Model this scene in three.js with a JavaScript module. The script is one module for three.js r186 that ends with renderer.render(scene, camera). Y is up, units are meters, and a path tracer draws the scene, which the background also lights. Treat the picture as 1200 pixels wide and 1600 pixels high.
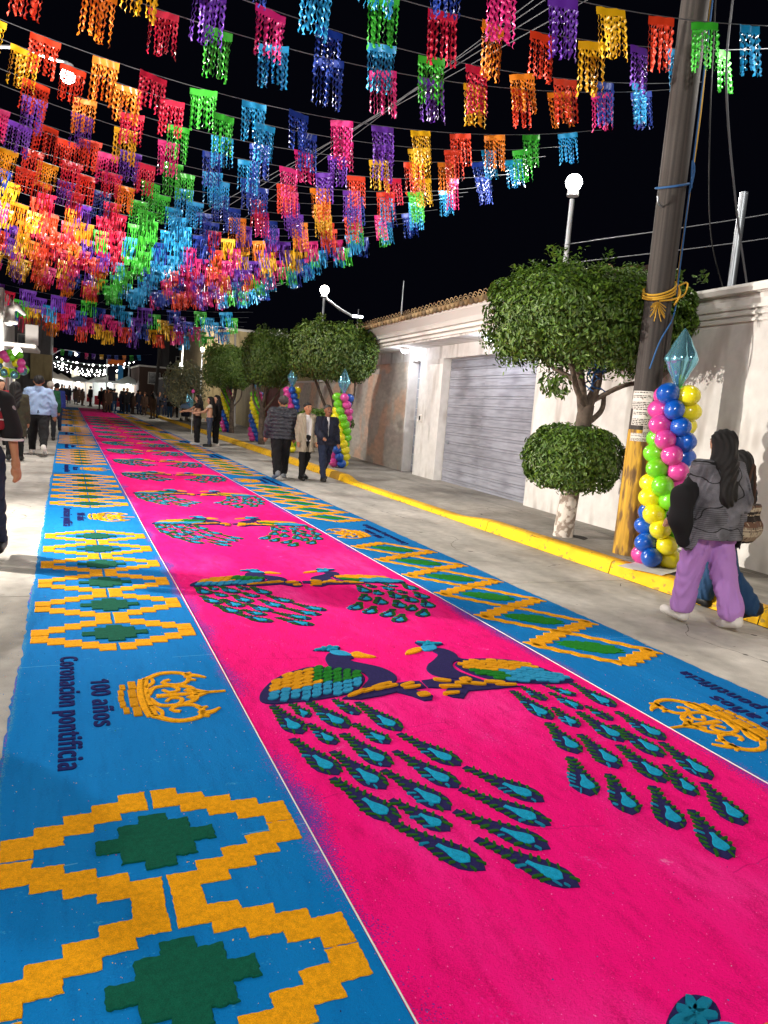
import * as THREE from 'three';
import { mergeGeometries } from 'three/addons/utils/BufferGeometryUtils.js';
import { RoundedBoxGeometry } from 'three/addons/geometries/RoundedBoxGeometry.js';
import { TextGeometry } from 'three/addons/geometries/TextGeometry.js';
import { FontLoader } from 'three/addons/loaders/FontLoader.js';

// ---------------------------------------------------------------- camera, sky, exposure
const scene = new THREE.Scene();
const camera = new THREE.PerspectiveCamera(69.75, 768 / 1024, 0.05, 600);
camera.rotation.order = 'YXZ';
camera.position.set(0, 1.6, 0);
camera.rotation.set(-0.13624, -0.41469, 0.07717);
const renderer = new THREE.WebGLRenderer({ antialias: true });
renderer.setSize(768, 1024);
renderer.toneMapping = THREE.LinearToneMapping;
renderer.toneMappingExposure = 1.05;
renderer.shadowMap.enabled = true;

const NIGHT = new Float32Array(64 * 32 * 4);           // clear night sky over a lit town, a trace of navy
for (let i = 0; i < 64 * 32; i++) {
  const v = 1 - (i / 64 | 0) / 31;
  NIGHT.set([0.0011, 0.0012, 0.0024 + 0.0008 * v, 1], i * 4);
}
const sky = new THREE.DataTexture(NIGHT, 64, 32, THREE.RGBAFormat, THREE.FloatType);
sky.mapping = THREE.EquirectangularReflectionMapping;
sky.magFilter = THREE.LinearFilter; sky.needsUpdate = true;
scene.background = sky; scene.environment = sky;

// ---------------------------------------------------------------- helpers
const V = (x, y, z) => new THREE.Vector3(x, y, z);
function rng(seed) { let a = seed >>> 0; return () => { a = (a + 0x6d2b79f5) | 0; let t = Math.imul(a ^ (a >>> 15), 1 | a); t = (t + Math.imul(t ^ (t >>> 7), 61 | t)) ^ t; return ((t ^ (t >>> 14)) >>> 0) / 4294967296; }; }
const seen = {};
function numbered(name) { const n = (seen[name] = (seen[name] ?? -1) + 1); return n ? `${name}_${String(n).padStart(3, '0')}` : name; }
function tag(o, label, category, group) { Object.assign(o.userData, { label, category }); if (group) o.userData.group = group; return o; }
function thing(name, label, category, [x, y, z] = [0, 0, 0], turn = 0, group) {
  const o = new THREE.Group(); o.name = numbered(name); o.position.set(x, y, z); o.rotation.y = turn; scene.add(o);
  return tag(o, label, category, group);
}
function obj(name, geo, mat, parent, kind) {
  const g = Array.isArray(geo) ? join(geo) : geo;
  const m = new THREE.Mesh(g, mat); m.name = name; m.castShadow = m.receiveShadow = true;
  if (parent) parent.add(m); else { m.name = numbered(name); scene.add(m); }
  if (kind) m.userData.kind = kind;
  return m;
}
function join(list) {
  return mergeGeometries(list.map((g) => { g = g.index ? g.toNonIndexed() : g; for (const k of Object.keys(g.attributes)) if (!['position', 'normal', 'uv'].includes(k)) g.deleteAttribute(k); return g; }));
}
function copy(o, label, group) { const c = o.clone(); c.name = numbered(o.name.replace(/_\d\d\d$/, '')); scene.add(c); c.userData = { ...o.userData }; if (label) c.userData.label = label; if (group) c.userData.group = group; return c; }
const ORD = ['first', 'second', 'third', 'fourth', 'fifth', 'sixth', 'seventh', 'eighth', 'ninth', 'tenth', 'eleventh', 'twelfth'];
const bx = (w, h, d, x = 0, y = 0, z = 0) => new THREE.BoxGeometry(w, h, d).translate(x, y, z);
const rb = (w, h, d, r, x = 0, y = 0, z = 0) => new RoundedBoxGeometry(w, h, d, 2, r).translate(x, y, z);
const cyl = (r0, r1, h, n = 16) => new THREE.CylinderGeometry(r1, r0, h, n).translate(0, h / 2, 0);
function tube(pts, r, n = 24, sides = 6, r1 = r) {         // a tube along a curve, tapering from r to r1
  const c = new THREE.CatmullRomCurve3(pts.map((p) => (p.isVector3 ? p : V(...p)))), g = new THREE.TubeGeometry(c, n, 1, sides);
  const P = g.attributes.position, v = new THREE.Vector3();
  for (let i = 0; i <= n; i++) { const ctr = c.getPointAt(i / n), rad = r + (r1 - r) * i / n; for (let j = 0; j <= sides; j++) { const k = i * (sides + 1) + j; v.fromBufferAttribute(P, k).sub(ctr).multiplyScalar(rad).add(ctr); P.setXYZ(k, v.x, v.y, v.z); } }
  return g;
}
// value noise that tiles every p cells
const PERM = (() => { const r = rng(77); return Float32Array.from({ length: 4096 }, () => r()); })();
const hash = (x, y) => { let h = Math.imul(x, 374761393) + Math.imul(y, 668265263) | 0; h = Math.imul(h ^ (h >>> 13), 1274126177); return PERM[(h ^ (h >>> 16)) & 4095]; };
function vn(x, y, p) {
  const xi = Math.floor(x), yi = Math.floor(y), fx = x - xi, fy = y - yi, u = fx * fx * (3 - 2 * fx), w = fy * fy * (3 - 2 * fy);
  const m = (a) => ((a % p) + p) % p, x0 = m(xi), x1 = m(xi + 1), y0 = m(yi), y1 = m(yi + 1);
  return (hash(x0, y0) * (1 - u) + hash(x1, y0) * u) * (1 - w) + (hash(x0, y1) * (1 - u) + hash(x1, y1) * u) * w;
}
function fbm(u, v, p, oct = 4) { let s = 0, a = 0.5, t = 0; for (let o = 0; o < oct; o++) { s += a * vn(u * p, v * p, p); t += a; a *= 0.5; p *= 2; } return s / t; }
function canvasTex(w, h, paint, opts = {}) {
  const c = document.createElement('canvas'); c.width = w; c.height = h;
  const g = c.getContext('2d'); paint(g, w, h);
  const t = new THREE.CanvasTexture(c); t.wrapS = t.wrapT = THREE.RepeatWrapping;
  if (!opts.data) t.colorSpace = THREE.SRGBColorSpace;
  if (opts.size) t.repeat.set(1 / opts.size[0], 1 / opts.size[1]);
  if (opts.offset) t.offset.set(...opts.offset);
  return t;
}
function pixels(g, w, h, f) {                               // f(u, v, x, y) -> [r, g, b] 0..255
  const im = g.createImageData(w, h), d = im.data;
  for (let y = 0; y < h; y++) for (let x = 0; x < w; x++) { const c = f(x / w, y / h, x, y), i = (y * w + x) * 4; d[i] = c[0]; d[i + 1] = c[1]; d[i + 2] = c[2]; d[i + 3] = 255; }
  g.putImageData(im, 0, 0);
}
const mixc = (a, b, t) => [a[0] + (b[0] - a[0]) * t, a[1] + (b[1] - a[1]) * t, a[2] + (b[2] - a[2]) * t];
const clamp = (x, a = 0, b = 1) => Math.min(b, Math.max(a, x));
const sstep = (a, b, x) => { const t = clamp((x - a) / (b - a)); return t * t * (3 - 2 * t); };
const std = (color, roughness = 0.8, more = {}) => new THREE.MeshStandardMaterial({ color, roughness, metalness: 0, ...more });

// ---------------------------------------------------------------- textures and materials
const R0 = rng(5);
const noiseArr = Float32Array.from({ length: 1 << 16 }, () => R0());
const wn = (x, y) => { let h = Math.imul(x, 668265263) + Math.imul(y, 374761393) | 0; h = Math.imul(h ^ (h >>> 15), 1274126177); return noiseArr[(h ^ (h >>> 14)) & 65535]; };
const grainTex = canvasTex(512, 512, (g, w, h) => pixels(g, w, h, (u, v, x, y) => { const a = 0.55 * wn(x, y) + 0.45 * wn((x >> 1) + 77, (y >> 1) + 11), b = fbm(u, v, 40, 2); const k = 255 * clamp(0.74 + 0.32 * a + 0.16 * (b - 0.5)); return [k, k, k]; }), { size: [0.55, 0.55] });
const grainBump = canvasTex(512, 512, (g, w, h) => pixels(g, w, h, (u, v, x, y) => { const k = 255 * clamp(0.5 * fbm(u, v, 64, 2) + 0.35 * wn((x >> 1) + 5, (y >> 1) + 9) + 0.15 * fbm(u, v, 9, 2)); return [k, k, k]; }), { size: [0.55, 0.55], data: true });
const powder = (color, more) => new THREE.MeshPhysicalMaterial({ color, roughness: 1, specularIntensity: 0.25, ...more });
const saw = (c) => powder(c, { map: grainTex, bumpMap: grainBump, bumpScale: 0.0035 });
const SAW = { orange: saw('#ffb012'), navy: saw('#2c265e'), green: saw('#1f8a28'), dark: saw('#0b5f49'), leaf: saw('#2f7a26'), sky: saw('#31a9dc'), cyan: saw('#18aad6'), letter: saw('#1b2263') };
const PINK = [250, 8, 128], BLUE = [0, 118, 190];
const LEN = 6;
const pinkTex = canvasTex(704, 1920, (g, w, h) => {
  pixels(g, w, h, (u, v, x, y) => {
    const a = fbm(u, v, 5, 5), b = 0.6 * fbm(u + 0.3, v + 0.1, 60, 2) + 0.4 * wn(x, y), e = Math.min(u, 1 - u) * 2.17;
    let c = mixc(PINK, [255, 62, 155], clamp((a - 0.5) * 3.6) * (0.6 + 0.5 * wn(x + 4, y))); c = mixc(c, [205, 0, 96], clamp((b - 0.5) * 1.9));
    const spray = sstep(0.13, 0, e + 0.16 * (fbm(u * 0.2 + (u > 0.5 ? 0.5 : 0), v, 18, 3) - 0.35)) * sstep(0.42, 0.7, fbm(0.5 + (u > 0.5 ? 0.2 : 0), v, 7, 2));
    if (wn(x + 31, y + 7) < spray * 0.85) c = mixc(c, [40, 90, 180], 0.7);
    return c;
  });
  const r = rng(9);
  for (let i = 0; i < 60; i++) {                            // scuffed crumbs and pale dusty marks
    const x = r() * w, y = r() * h, n = 20 + r() * 60, s = 6 + r() * 26, ang = r() * 6.3, el = 1 + r() * 4;
    for (let k = 0; k < n; k++) { const q = (r() + r() - 1) * s * el, p = (r() + r() - 1) * s; g.fillStyle = `rgba(255,${120 + 90 * r() | 0},${180 + 50 * r() | 0},${0.1 + 0.25 * r()})`; g.fillRect(x + q * Math.cos(ang) - p * Math.sin(ang), y + q * Math.sin(ang) + p * Math.cos(ang), 1 + 2 * r(), 1 + 2 * r()); }
  }
  for (let i = 0; i < 24; i++) {                            // hairline cracks in the powder
    let x = r() * w, y = r() * h; g.strokeStyle = 'rgba(140,0,70,0.45)'; g.lineWidth = 1; g.beginPath(); g.moveTo(x, y);
    for (let k = 0; k < 14; k++) { x += 6 + r() * 9; y += (r() - 0.5) * 9; g.lineTo(x, y); } g.stroke();
  }
}, { size: [2.174, LEN] });
const blueTex = canvasTex(352, 1920, (g, w, h) => {
  pixels(g, w, h, (u, v, x, y) => {
    const a = fbm(u, v, 4, 3), b = 0.6 * fbm(u, v, 50, 2) + 0.4 * wn(x + 9, y);
    let c = mixc(BLUE, [20, 132, 205], clamp((a - 0.45) * 1.4)); c = mixc(c, [0, 92, 160], clamp((b - 0.55) * 1.5));
    const e = (1 - u) * 1.1, spray = sstep(0.1, 0, e + 0.14 * (fbm(0.4, v, 16, 3) - 0.35)) * sstep(0.4, 0.7, fbm(0.1, v, 7, 2));
    if (wn(x + 3, y + 70) < spray * 0.8) c = mixc(c, [215, 60, 160], 0.75);
    const o = sstep(0.035, 0, u * 1.1 + 0.05 * (fbm(0.7, v, 24, 3) - 0.3));
    if (wn(x + 13, y + 20) < o * 0.7) c = mixc(c, [150, 165, 170], 0.6);
    return c;
  });
  const r = rng(19);
  for (let i = 0; i < 60; i++) {                            // little pale scrapes where the concrete shows
    const x = r() * w, y = r() * h, n = 4 + r() * 14, s = 3 + r() * 12;
    for (let k = 0; k < n; k++) { g.fillStyle = `rgba(190,215,230,${0.15 + 0.4 * r()})`; g.fillRect(x + (r() + r() - 1) * s * 2, y + (r() + r() - 1) * s, 1 + 2 * r(), 1); }
  }
  for (const y of [500, 1130, 1760]) { g.strokeStyle = 'rgba(200,215,225,0.5)'; g.lineWidth = 1.4; g.beginPath(); g.moveTo(0, y); g.lineTo(90, y - 3); g.moveTo(270, y - 8); g.lineTo(352, y - 10); g.stroke(); }
}, { size: [1.1, LEN] });
const concreteTex = canvasTex(2048, 2048, (g, w, h) => {
  pixels(g, w, h, (u, v, x, y) => {
    const a = fbm(u, v, 4, 4), b = fbm(u, v * 0.25 + 0.1, 32, 3), c = wn(x, y), d = fbm(u + 0.5, v + 0.2, 90, 2), k = 178 + 60 * (a - 0.5) + 44 * (b - 0.5) + 26 * (d - 0.5) + 12 * (c - 0.5), s = clamp((fbm(u + 0.2, v + 0.7, 7, 3) - 0.52) * 3);
    return mixc([k, k * 0.975, k * 0.93], [k * 0.8, k * 0.77, k * 0.72], s * 0.8);
  });
  const r = rng(3);
  for (let i = 0; i < 9; i++) {
    let x = r() * w, y = r() * h, a = r() < 0.6 ? (r() - 0.5) * 0.9 : r() * 6;
    for (let k = 0; k < 60; k++) { const x1 = x + Math.cos(a) * 11, y1 = y + Math.sin(a) * 11; g.strokeStyle = `rgba(45,40,34,${0.5 + 0.4 * r()})`; g.lineWidth = 1 + 2.4 * r() * r(); g.beginPath(); g.moveTo(x, y); g.lineTo(x1, y1); g.stroke(); x = x1; y = y1; a += (r() - 0.5) * 0.9; if (r() < 0.05) { g.fillStyle = 'rgba(50,45,38,0.7)'; g.beginPath(); g.ellipse(x, y, 4 + 6 * r(), 3 + 3 * r(), a, 0, 7); g.fill(); } }
  }
  for (let i = 0; i < 500; i++) { g.fillStyle = `rgba(70,62,52,${0.15 + 0.3 * r()})`; const s = 1 + 4 * r() * r(); g.fillRect(r() * w, r() * h, s * 1.6, s); }
}, { size: [7, 7] });
const concreteBump = canvasTex(512, 512, (g, w, h) => pixels(g, w, h, (u, v, x, y) => { const k = 255 * clamp(0.6 * fbm(u, v, 24, 4) + 0.3 * wn(x, y) + 0.1 * fbm(u, v * 0.2, 50, 2)); return [k, k, k]; }), { size: [1.1, 1.1], data: true });
const plasterTex = canvasTex(1024, 1024, (g, w, h) => {
  pixels(g, w, h, (u, v, x, y) => { const a = fbm(u, v, 3, 4), b = fbm(u, v, 30, 3), k = 220 + 30 * (a - 0.5) + 20 * (b - 0.5) + 5 * (wn(x, y) - 0.5), st = clamp((fbm(u * 1, v * 0.25, 16, 3) - 0.55) * 3); return mixc([k, k * 0.985, k * 0.965], [158, 150, 142], st * 0.7); });
}, { size: [3.2, 3.2] });
const plasterBump = canvasTex(512, 512, (g, w, h) => pixels(g, w, h, (u, v, x, y) => { const k = 255 * clamp(0.75 * fbm(u, v, 16, 4) + 0.25 * wn(x, y)); return [k, k, k]; }), { size: [1.3, 1.3], data: true });
const stainTex = canvasTex(1024, 512, (g, w, h) => {
  pixels(g, w, h, (u, v, x, y) => {                         // old paint: peach flaking to grey render, running in tongues
    const t = fbm(u, v * 0.3, 6, 5), q = fbm(u + 0.4, v * 0.3 + 0.2, 5, 5), b = fbm(u, v, 40, 2), peach = [236, 200, 174], grey = [206, 198, 188], pale = [222, 214, 202];
    let c = mixc(peach, grey, sstep(0.48, 0.58, t)); c = mixc(c, pale, sstep(0.5, 0.62, q)); const k = 0.92 + 0.16 * (b - 0.5); return [c[0] * k, c[1] * k, c[2] * k];
  });
}, { size: [7, 2.6] });
const barkTex = canvasTex(256, 512, (g, w, h) => pixels(g, w, h, (u, v, x, y) => { const k = 0.75 + 0.6 * (fbm(u, v * 0.3, 18, 4) - 0.5) + 0.12 * (wn(x, y) - 0.5); return [122 * k, 106 * k, 92 * k]; }));
const limeTex = canvasTex(256, 256, (g, w, h) => pixels(g, w, h, (u, v, x, y) => { const t = fbm(u, v, 14, 4); return mixc([214, 206, 196], [150, 136, 124], sstep(0.45, 0.62, t)); }));
const woodTex = canvasTex(256, 1024, (g, w, h) => pixels(g, w, h, (u, v, x, y) => { const k = 0.8 + 0.7 * (fbm(u, v * 0.12, 30, 4) - 0.5) + 0.1 * (wn(x, y) - 0.5); return [78 * k, 72 * k, 68 * k]; }));
const poleYellowTex = canvasTex(256, 512, (g, w, h) => pixels(g, w, h, (u, v, x, y) => { const k = 0.9 + 0.5 * (fbm(u, v * 0.15, 28, 4) - 0.5), t = sstep(0.52, 0.7, fbm(u + 0.3, v * 0.3, 20, 4)); return mixc([206 * k, 160 * k, 52 * k], [128 * k, 96 * k, 54 * k], t); }));
const kerbTex = canvasTex(512, 512, (g, w, h) => pixels(g, w, h, (u, v, x, y) => { const a = fbm(u, v, 5, 4), b = fbm(u + 0.4, v, 22, 4), c = mixc([255, 200, 8], [226, 164, 16], clamp((a - 0.45) * 2)); return mixc(c, [150, 128, 84], 0.7 * sstep(0.7, 0.77, b)); }), { size: [1.6, 1.6] });
const brushTex = canvasTex(512, 512, (g, w, h) => pixels(g, w, h, (u, v, x, y) => { const a = fbm(u * 0.1, v, 64, 3), b = fbm(u, v, 5, 3), k = 168 + 46 * (a - 0.5) + 40 * (b - 0.5); return [k, k * 1.0, k * 1.04]; }), { size: [2, 2] });
const M = {
  concrete: std('#ffffff', 0.92, { map: concreteTex, bumpMap: concreteBump, bumpScale: 0.004 }),
  walk: std('#d8d6d2', 0.93, { map: concreteTex, bumpMap: concreteBump, bumpScale: 0.004 }),
  under: std('#3a362f', 1),
  white: std('#ffffff', 0.85, { map: plasterTex, bumpMap: plasterBump, bumpScale: 0.006 }),
  stain: std('#ffffff', 0.9, { map: stainTex, bumpMap: plasterBump, bumpScale: 0.006 }),
  trim: std('#dcd8d2', 0.7), kerb: std('#ffffff', 0.75, { map: kerbTex, bumpMap: concreteBump, bumpScale: 0.004 }), kerbOld: std('#b98a1a', 0.8, { map: grainTex, bumpMap: concreteBump, bumpScale: 0.005 }),
  door: std('#e4e6ec', 0.5, { map: brushTex, metalness: 0.25 }), groove: std('#707278', 0.8), tile: std('#9a7d58', 0.9), tileB: std('#7f6a50', 0.9), tileC: std('#a98f68', 0.9),
  bark: std('#ffffff', 0.9, { map: barkTex, bumpMap: barkTex, bumpScale: 0.01 }), lime: std('#ffffff', 0.9, { map: limeTex, bumpMap: limeTex, bumpScale: 0.006 }),
  wood: std('#ffffff', 0.85, { map: woodTex, bumpMap: woodTex, bumpScale: 0.012 }), poleYellow: std('#ffffff', 0.8, { map: poleYellowTex, bumpMap: poleYellowTex, bumpScale: 0.008 }),
  steel: std('#9aa0a6', 0.4, { metalness: 0.8 }), paleSteel: std('#c8ccd0', 0.5, { metalness: 0.3 }), black: std('#0b0b0d', 0.6), cord: std('#e8e6e0', 0.8),
  ropeY: std('#c79a2c', 0.8), ropeB: std('#2a5d94', 0.7), wire: std('#5a5c60', 0.7), glow: new THREE.MeshStandardMaterial({ color: '#ffffff', emissive: '#fffaf0', emissiveIntensity: 40, roughness: 0.4 }),
  glowCool: new THREE.MeshStandardMaterial({ color: '#ffffff', emissive: '#f1f6ff', emissiveIntensity: 7, roughness: 0.4 }),
  grey: std('#77767a', 0.9, { map: plasterTex }), darkBrick: std('#4a3830', 0.95), cream: std('#c9b88c', 0.9, { map: plasterTex }), tent: std('#e8ecea', 0.8), glass: new THREE.MeshPhysicalMaterial({ color: '#9aa3a8', roughness: 0.25, metalness: 0.1 }),
};

// ---------------------------------------------------------------- lamps that light the street
const LIGHT = { behind: 320, left: 95, flags: 170, yard: 75, flood: 400, soffit: 3.5 };
function pointLight(x, y, z, cd, r, color = '#fdf7ef') { const l = new THREE.PointLight(color, cd, 0, 2); l.position.set(x, y, z); l.castShadow = true; l.shadow.radius = r / 0.02; scene.add(l); return l; }

// ---------------------------------------------------------------- road, pavements, kerb
const KERB = 5.58, WALK = 0.14;
const kerbTop = (z) => 0.15 - 0.085 * sstep(-15.2, -14.6, z) * sstep(-9.0, -10.2, z);
{
  const base = obj('ground', new THREE.PlaneGeometry(240, 260).rotateX(-Math.PI / 2).translate(0, -0.03, -90), M.under, null, 'structure');
  const road = new THREE.Group(); road.name = 'road'; road.userData.kind = 'structure'; scene.add(road);
  const xs = [-1.75, 0.1, 1.92, 3.74, KERB], zs = [6, 1.2]; while (zs.at(-1) > -130) zs.push(zs.at(-1) - 3.62);
  const r = rng(2);
  for (let i = 0; i < xs.length - 1; i++) for (let k = 0; k < zs.length - 1; k++) {
    const g = 0.006, w = xs[i + 1] - xs[i] - 2 * g, d = zs[k] - zs[k + 1] - 2 * g, b = new THREE.BoxGeometry(w, 0.05, d);
    const cx = (xs[i] + xs[i + 1]) / 2, cz = (zs[k] + zs[k + 1]) / 2, U = b.attributes.uv, P = b.attributes.position;
    for (let n = 0; n < U.count; n++) U.setXY(n, P.getX(n) + cx, -P.getZ(n) - cz);
    obj('road_slab', b.translate(cx, -0.025 - 0.002 * r(), cz), M.concrete, road);
  }
  const walk = new THREE.Group(); walk.name = 'pavement'; walk.userData.kind = 'structure'; scene.add(walk);
  const wz = [4]; while (wz.at(-1) > -130) wz.push(wz.at(-1) - 2.07);
  for (let k = 0; k < wz.length - 1; k++) for (const [x0, x1] of [[KERB + 0.2, 7.0], [7.0, 9.6]]) {
    const g = 0.005, n = 6, geo = new THREE.PlaneGeometry(x1 - x0 - 2 * g, wz[k] - wz[k + 1] - 2 * g, n, 8).rotateX(-Math.PI / 2).translate((x0 + x1) / 2, 0, (wz[k] + wz[k + 1]) / 2);
    const P = geo.attributes.position, U = geo.attributes.uv;
    for (let i = 0; i < P.count; i++) { const x = P.getX(i), z = P.getZ(i), t = sstep(KERB + 0.15, KERB + 1.1, x); P.setY(i, kerbTop(z) * (1 - t) + WALK * t - 0.006); U.setXY(i, x * 1.0, -z); }
    geo.computeVertexNormals(); obj('paving_slab', geo, M.walk, walk);
  }
  obj('left_pavement', new THREE.BoxGeometry(6, 0.15, 130).translate(-4.75, 0.05, -60), M.walk, null, 'structure').userData.kind = 'structure';
  // yellow kerb: one cast length after another, dipping to a ramp at the garage
  const kerb = thing('kerb', 'yellow painted concrete kerb along the right pavement, dipping at the grey garage door', 'kerb');
  const cuts = [3, 0.2, -2.4, -4.4, -6.35, -9.0, -11.6, -14.2, -15.35, -15.95, -17.6, -20, -22.6, -25, -27.6, -30, -32.5, -35, -40, -46, -52, -60];
  for (let k = 0; k < cuts.length - 1; k++) {
    const z0 = cuts[k] - 0.006, z1 = cuts[k + 1] + 0.006, n = Math.max(3, Math.round((z0 - z1) / 0.16)), geo = new THREE.PlaneGeometry(1, 1, 7, n);
    const P = geo.attributes.position, U = geo.attributes.uv, prof = [[0.02, -0.03], [0, 0], [0.028, 0.84], [0.05, 0.96], [0.085, 1], [0.2, 1], [0.2, 0.4], [0.2, -0.03]];
    for (let j = 0; j <= n; j++) for (let i = 0; i < 8; i++) { const z = z0 + (z1 - z0) * j / n, h = kerbTop(z), q = j * 8 + i, wob = 0.012 * (fbm(0.3, (z + 100) / 40, 60, 3) - 0.5) * (i < 5 ? 1 : 0); P.setXYZ(q, KERB + prof[i][0] + wob, prof[i][1] * h + wob * 0.4, z); U.setXY(q, prof[i][0] + prof[i][1] * h, z); }
    geo.computeVertexNormals(); const m = obj('kerb_stone', geo, k === 8 ? M.kerbOld : M.kerb, kerb); if (k === 8) m.userData.label = 'worn brownish kerb stone';
  }
}

// ---------------------------------------------------------------- the sawdust carpet
function extr(shape, depth, bevel, y, steps = 2) {            // a flat shape given in (x, -z) raised into a low relief lying on the street
  return new THREE.ExtrudeGeometry(shape, { depth: Math.max(0.0005, depth - bevel), bevelEnabled: bevel > 0, bevelThickness: bevel, bevelSize: bevel, bevelOffset: -bevel * 0.6, bevelSegments: steps, curveSegments: 6 }).rotateX(-Math.PI / 2).translate(0, y, 0);
}
function flat(arr, smooth = 0) {                              // [x, z, x, z ...] -> Shape
  let p = []; for (let i = 0; i < arr.length; i += 2) p.push(new THREE.Vector2(arr[i], -arr[i + 1]));
  if (smooth) { const c = new THREE.CatmullRomCurve3(p.map((q) => V(q.x, q.y, 0)), true, 'centripetal'); p = c.getPoints(p.length * smooth).slice(0, -1).map((q) => new THREE.Vector2(q.x, q.y)); }
  return new THREE.Shape(p);
}
const WL = 0.876, WR = 3.05, BL = -0.22, BR = 4.06, TOP = 0.008, ZN = 2, ZF = -64;
{
  const r = rng(31), carpet = thing('sawdust_carpet', 'long pink and blue sawdust carpet laid down the middle of the street', 'carpet');
  const edge = (x, side) => { const o = []; for (let z = ZN; z > ZF; z -= z > -14 ? 0.05 : 0.6) o.push([x + 0.016 * (r() - 0.5) + 0.03 * (fbm(0.2 + side, (z + 70) / 80, 120, 3) - 0.5), z]); o.push([x, ZF]); return o; };
  const field = (name, L, Rr, mat) => obj(name, extr(new THREE.Shape([...L, ...Rr.slice().reverse()].map(([x, z]) => new THREE.Vector2(x, -z))), TOP, 0.003, 0, 1), mat, carpet);
  const line = (x) => [[x, ZN], [x, ZF]];
  const pm = pinkTex; pm.offset.set(-WL / 2.174, 0);
  field('pink_field', line(WL), line(WR), powder('#ffffff', { map: pm, bumpMap: grainBump, bumpScale: 0.006 }));
  const bl = blueTex; bl.offset.set(-BL / 1.1, 0);
  field('blue_border', edge(BL, 0), line(WL - 0.004), powder('#ffffff', { map: bl, bumpMap: grainBump, bumpScale: 0.0035 }));
  const br = blueTex.clone(); br.repeat.set(-1 / 1.01, 1 / LEN); br.offset.set(BR / 1.01, 0.37);
  field('blue_border', line(WR + 0.004), edge(BR, 1), powder('#ffffff', { map: br, bumpMap: grainBump, bumpScale: 0.0035 }));
  for (const x of [WL, WR]) {
    const pts = []; for (let i = 0; i <= 40; i++) pts.push([x + 0.004 * Math.sin(i * 1.7), TOP + 0.004, ZN - 0.2 - i * 1.6]);
    obj('white_cord', tube(pts, 0.0032, 200, 5), M.cord, carpet);
  }
}
// peacock outlines in metres, (x, z) from the middle of a pair
const PK = {
  bodyL: [-.387, -.352, -.444, -.281, -.468, -.195, -.466, -.07, -.392, -.048, -.326, -.005, -.305, .07, -.315, .138, -.404, .263, -.291, .244, -.196, .231, -.141, .163, -.131, .082, -.161, -.021, -.225, -.096, -.294, -.161, -.311, -.203, -.275, -.223, -.274, -.29, -.342, -.289],
  capL: [-.382, -.378, -.382, -.31, -.328, -.273, -.273, -.271, -.285, -.338, -.321, -.373],
  crestL: [-.491, -.412, -.417, -.463, -.341, -.484, -.288, -.452, -.314, -.394, -.389, -.374, -.438, -.4],
  beakL: [-.263, -.307, -.209, -.333, -.178, -.285, -.123, -.215, -.194, -.221, -.266, -.248],
  wingL: [-1.008, .264, -.956, .154, -.837, .007, -.701, -.081, -.601, -.121, -.503, -.094, -.395, -.039, -.334, .017, -.331, .112, -.4, .231, -.493, .317, -.657, .361, -.819, .374, -.972, .371, -1.012, .336],
  branchL: [-.574, .39, -.519, .342, -.412, .282, -.297, .258, -.183, .24, -.085, .227, -.027, .237, -.031, .34, -.12, .347, -.048, .459, -.082, .514, -.131, .516, -.169, .44, -.233, .367, -.219, .36, -.338, .396, -.473, .418],
  branchR: [-.008, .232, .097, .22, .217, .259, .388, .318, .548, .442, .407, .445, .198, .44, .112, .533, .059, .508, .028, .45, .095, .378, -.016, .34],
  bodyR: [.374, -.306, .315, -.256, .321, -.192, .237, -.09, .153, -.01, .108, .075, .109, .15, .159, .213, .292, .275, .377, .316, .329, .21, .298, .113, .316, .023, .379, -.046, .484, -.049, .433, -.086, .448, -.186, .426, -.268],
  wingR: [.348, .003, .495, -.057, .653, -.034, .798, .035, .884, .167, .937, .335, .97, .423, .885, .457, .692, .422, .509, .361, .444, .307, .37, .203, .335, .089],
  crestR: [.277, -.46, .379, -.462, .466, -.389, .378, -.349, .287, -.358],
  capR: [.267, -.344, .378, -.349, .361, -.29, .261, -.266],
  beakR: [.099, -.227, .136, -.286, .223, -.334, .274, -.332, .218, -.264],
  tailL: [-.971, .388, -.915, .756, -.867, .384, -.823, .579, -.768, .379, -.672, .749, -.624, .379, -.56, .608, -.508, .445, -.423, .843, -.848, .648, -.793, .904, -.626, .701, -.537, .959, -.723, .797, -.628, 1.174, -.445, .865, -.302, 1.246, -.979, .792, -.88, 1.183, -.834, .964, -.725, 1.349, -.543, 1.032, -.412, 1.424, -.67, 1.191, -.532, 1.574, -.292, 1.262, -.107, 1.625, -.409, 1.43, -.19, 1.786, -.916, 1.202, -.778, 1.593, -.737, 1.432, -.607, 1.708, -.52, 1.584, -.291, 1.921, -.801, 1.59, -.602, 1.964, -.535, 1.784, -.327, 2.144],
  tailR: [.566, .434, .583, .671, .465, .49, .452, .91, .723, .441, .812, .653, .685, .563, .721, .83, .923, .452, .94, .85, .566, .761, .536, 1.029, .776, .785, .791, 1.001, .406, .933, .329, 1.286, .673, .849, .659, 1.237, .906, .899, .899, 1.278, .488, 1.1, .427, 1.466, .753, 1.047, .743, 1.429, .608, 1.256, .553, 1.639, .863, 1.288, .801, 1.675, .272, 1.303, .123, 1.639, .691, 1.494, .593, 1.77, .343, 1.496, .2, 1.816, .47, 1.644, .303, 1.96, .74, 1.684, .608, 2.015, .487, 1.856, .343, 2.178],
};
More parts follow.
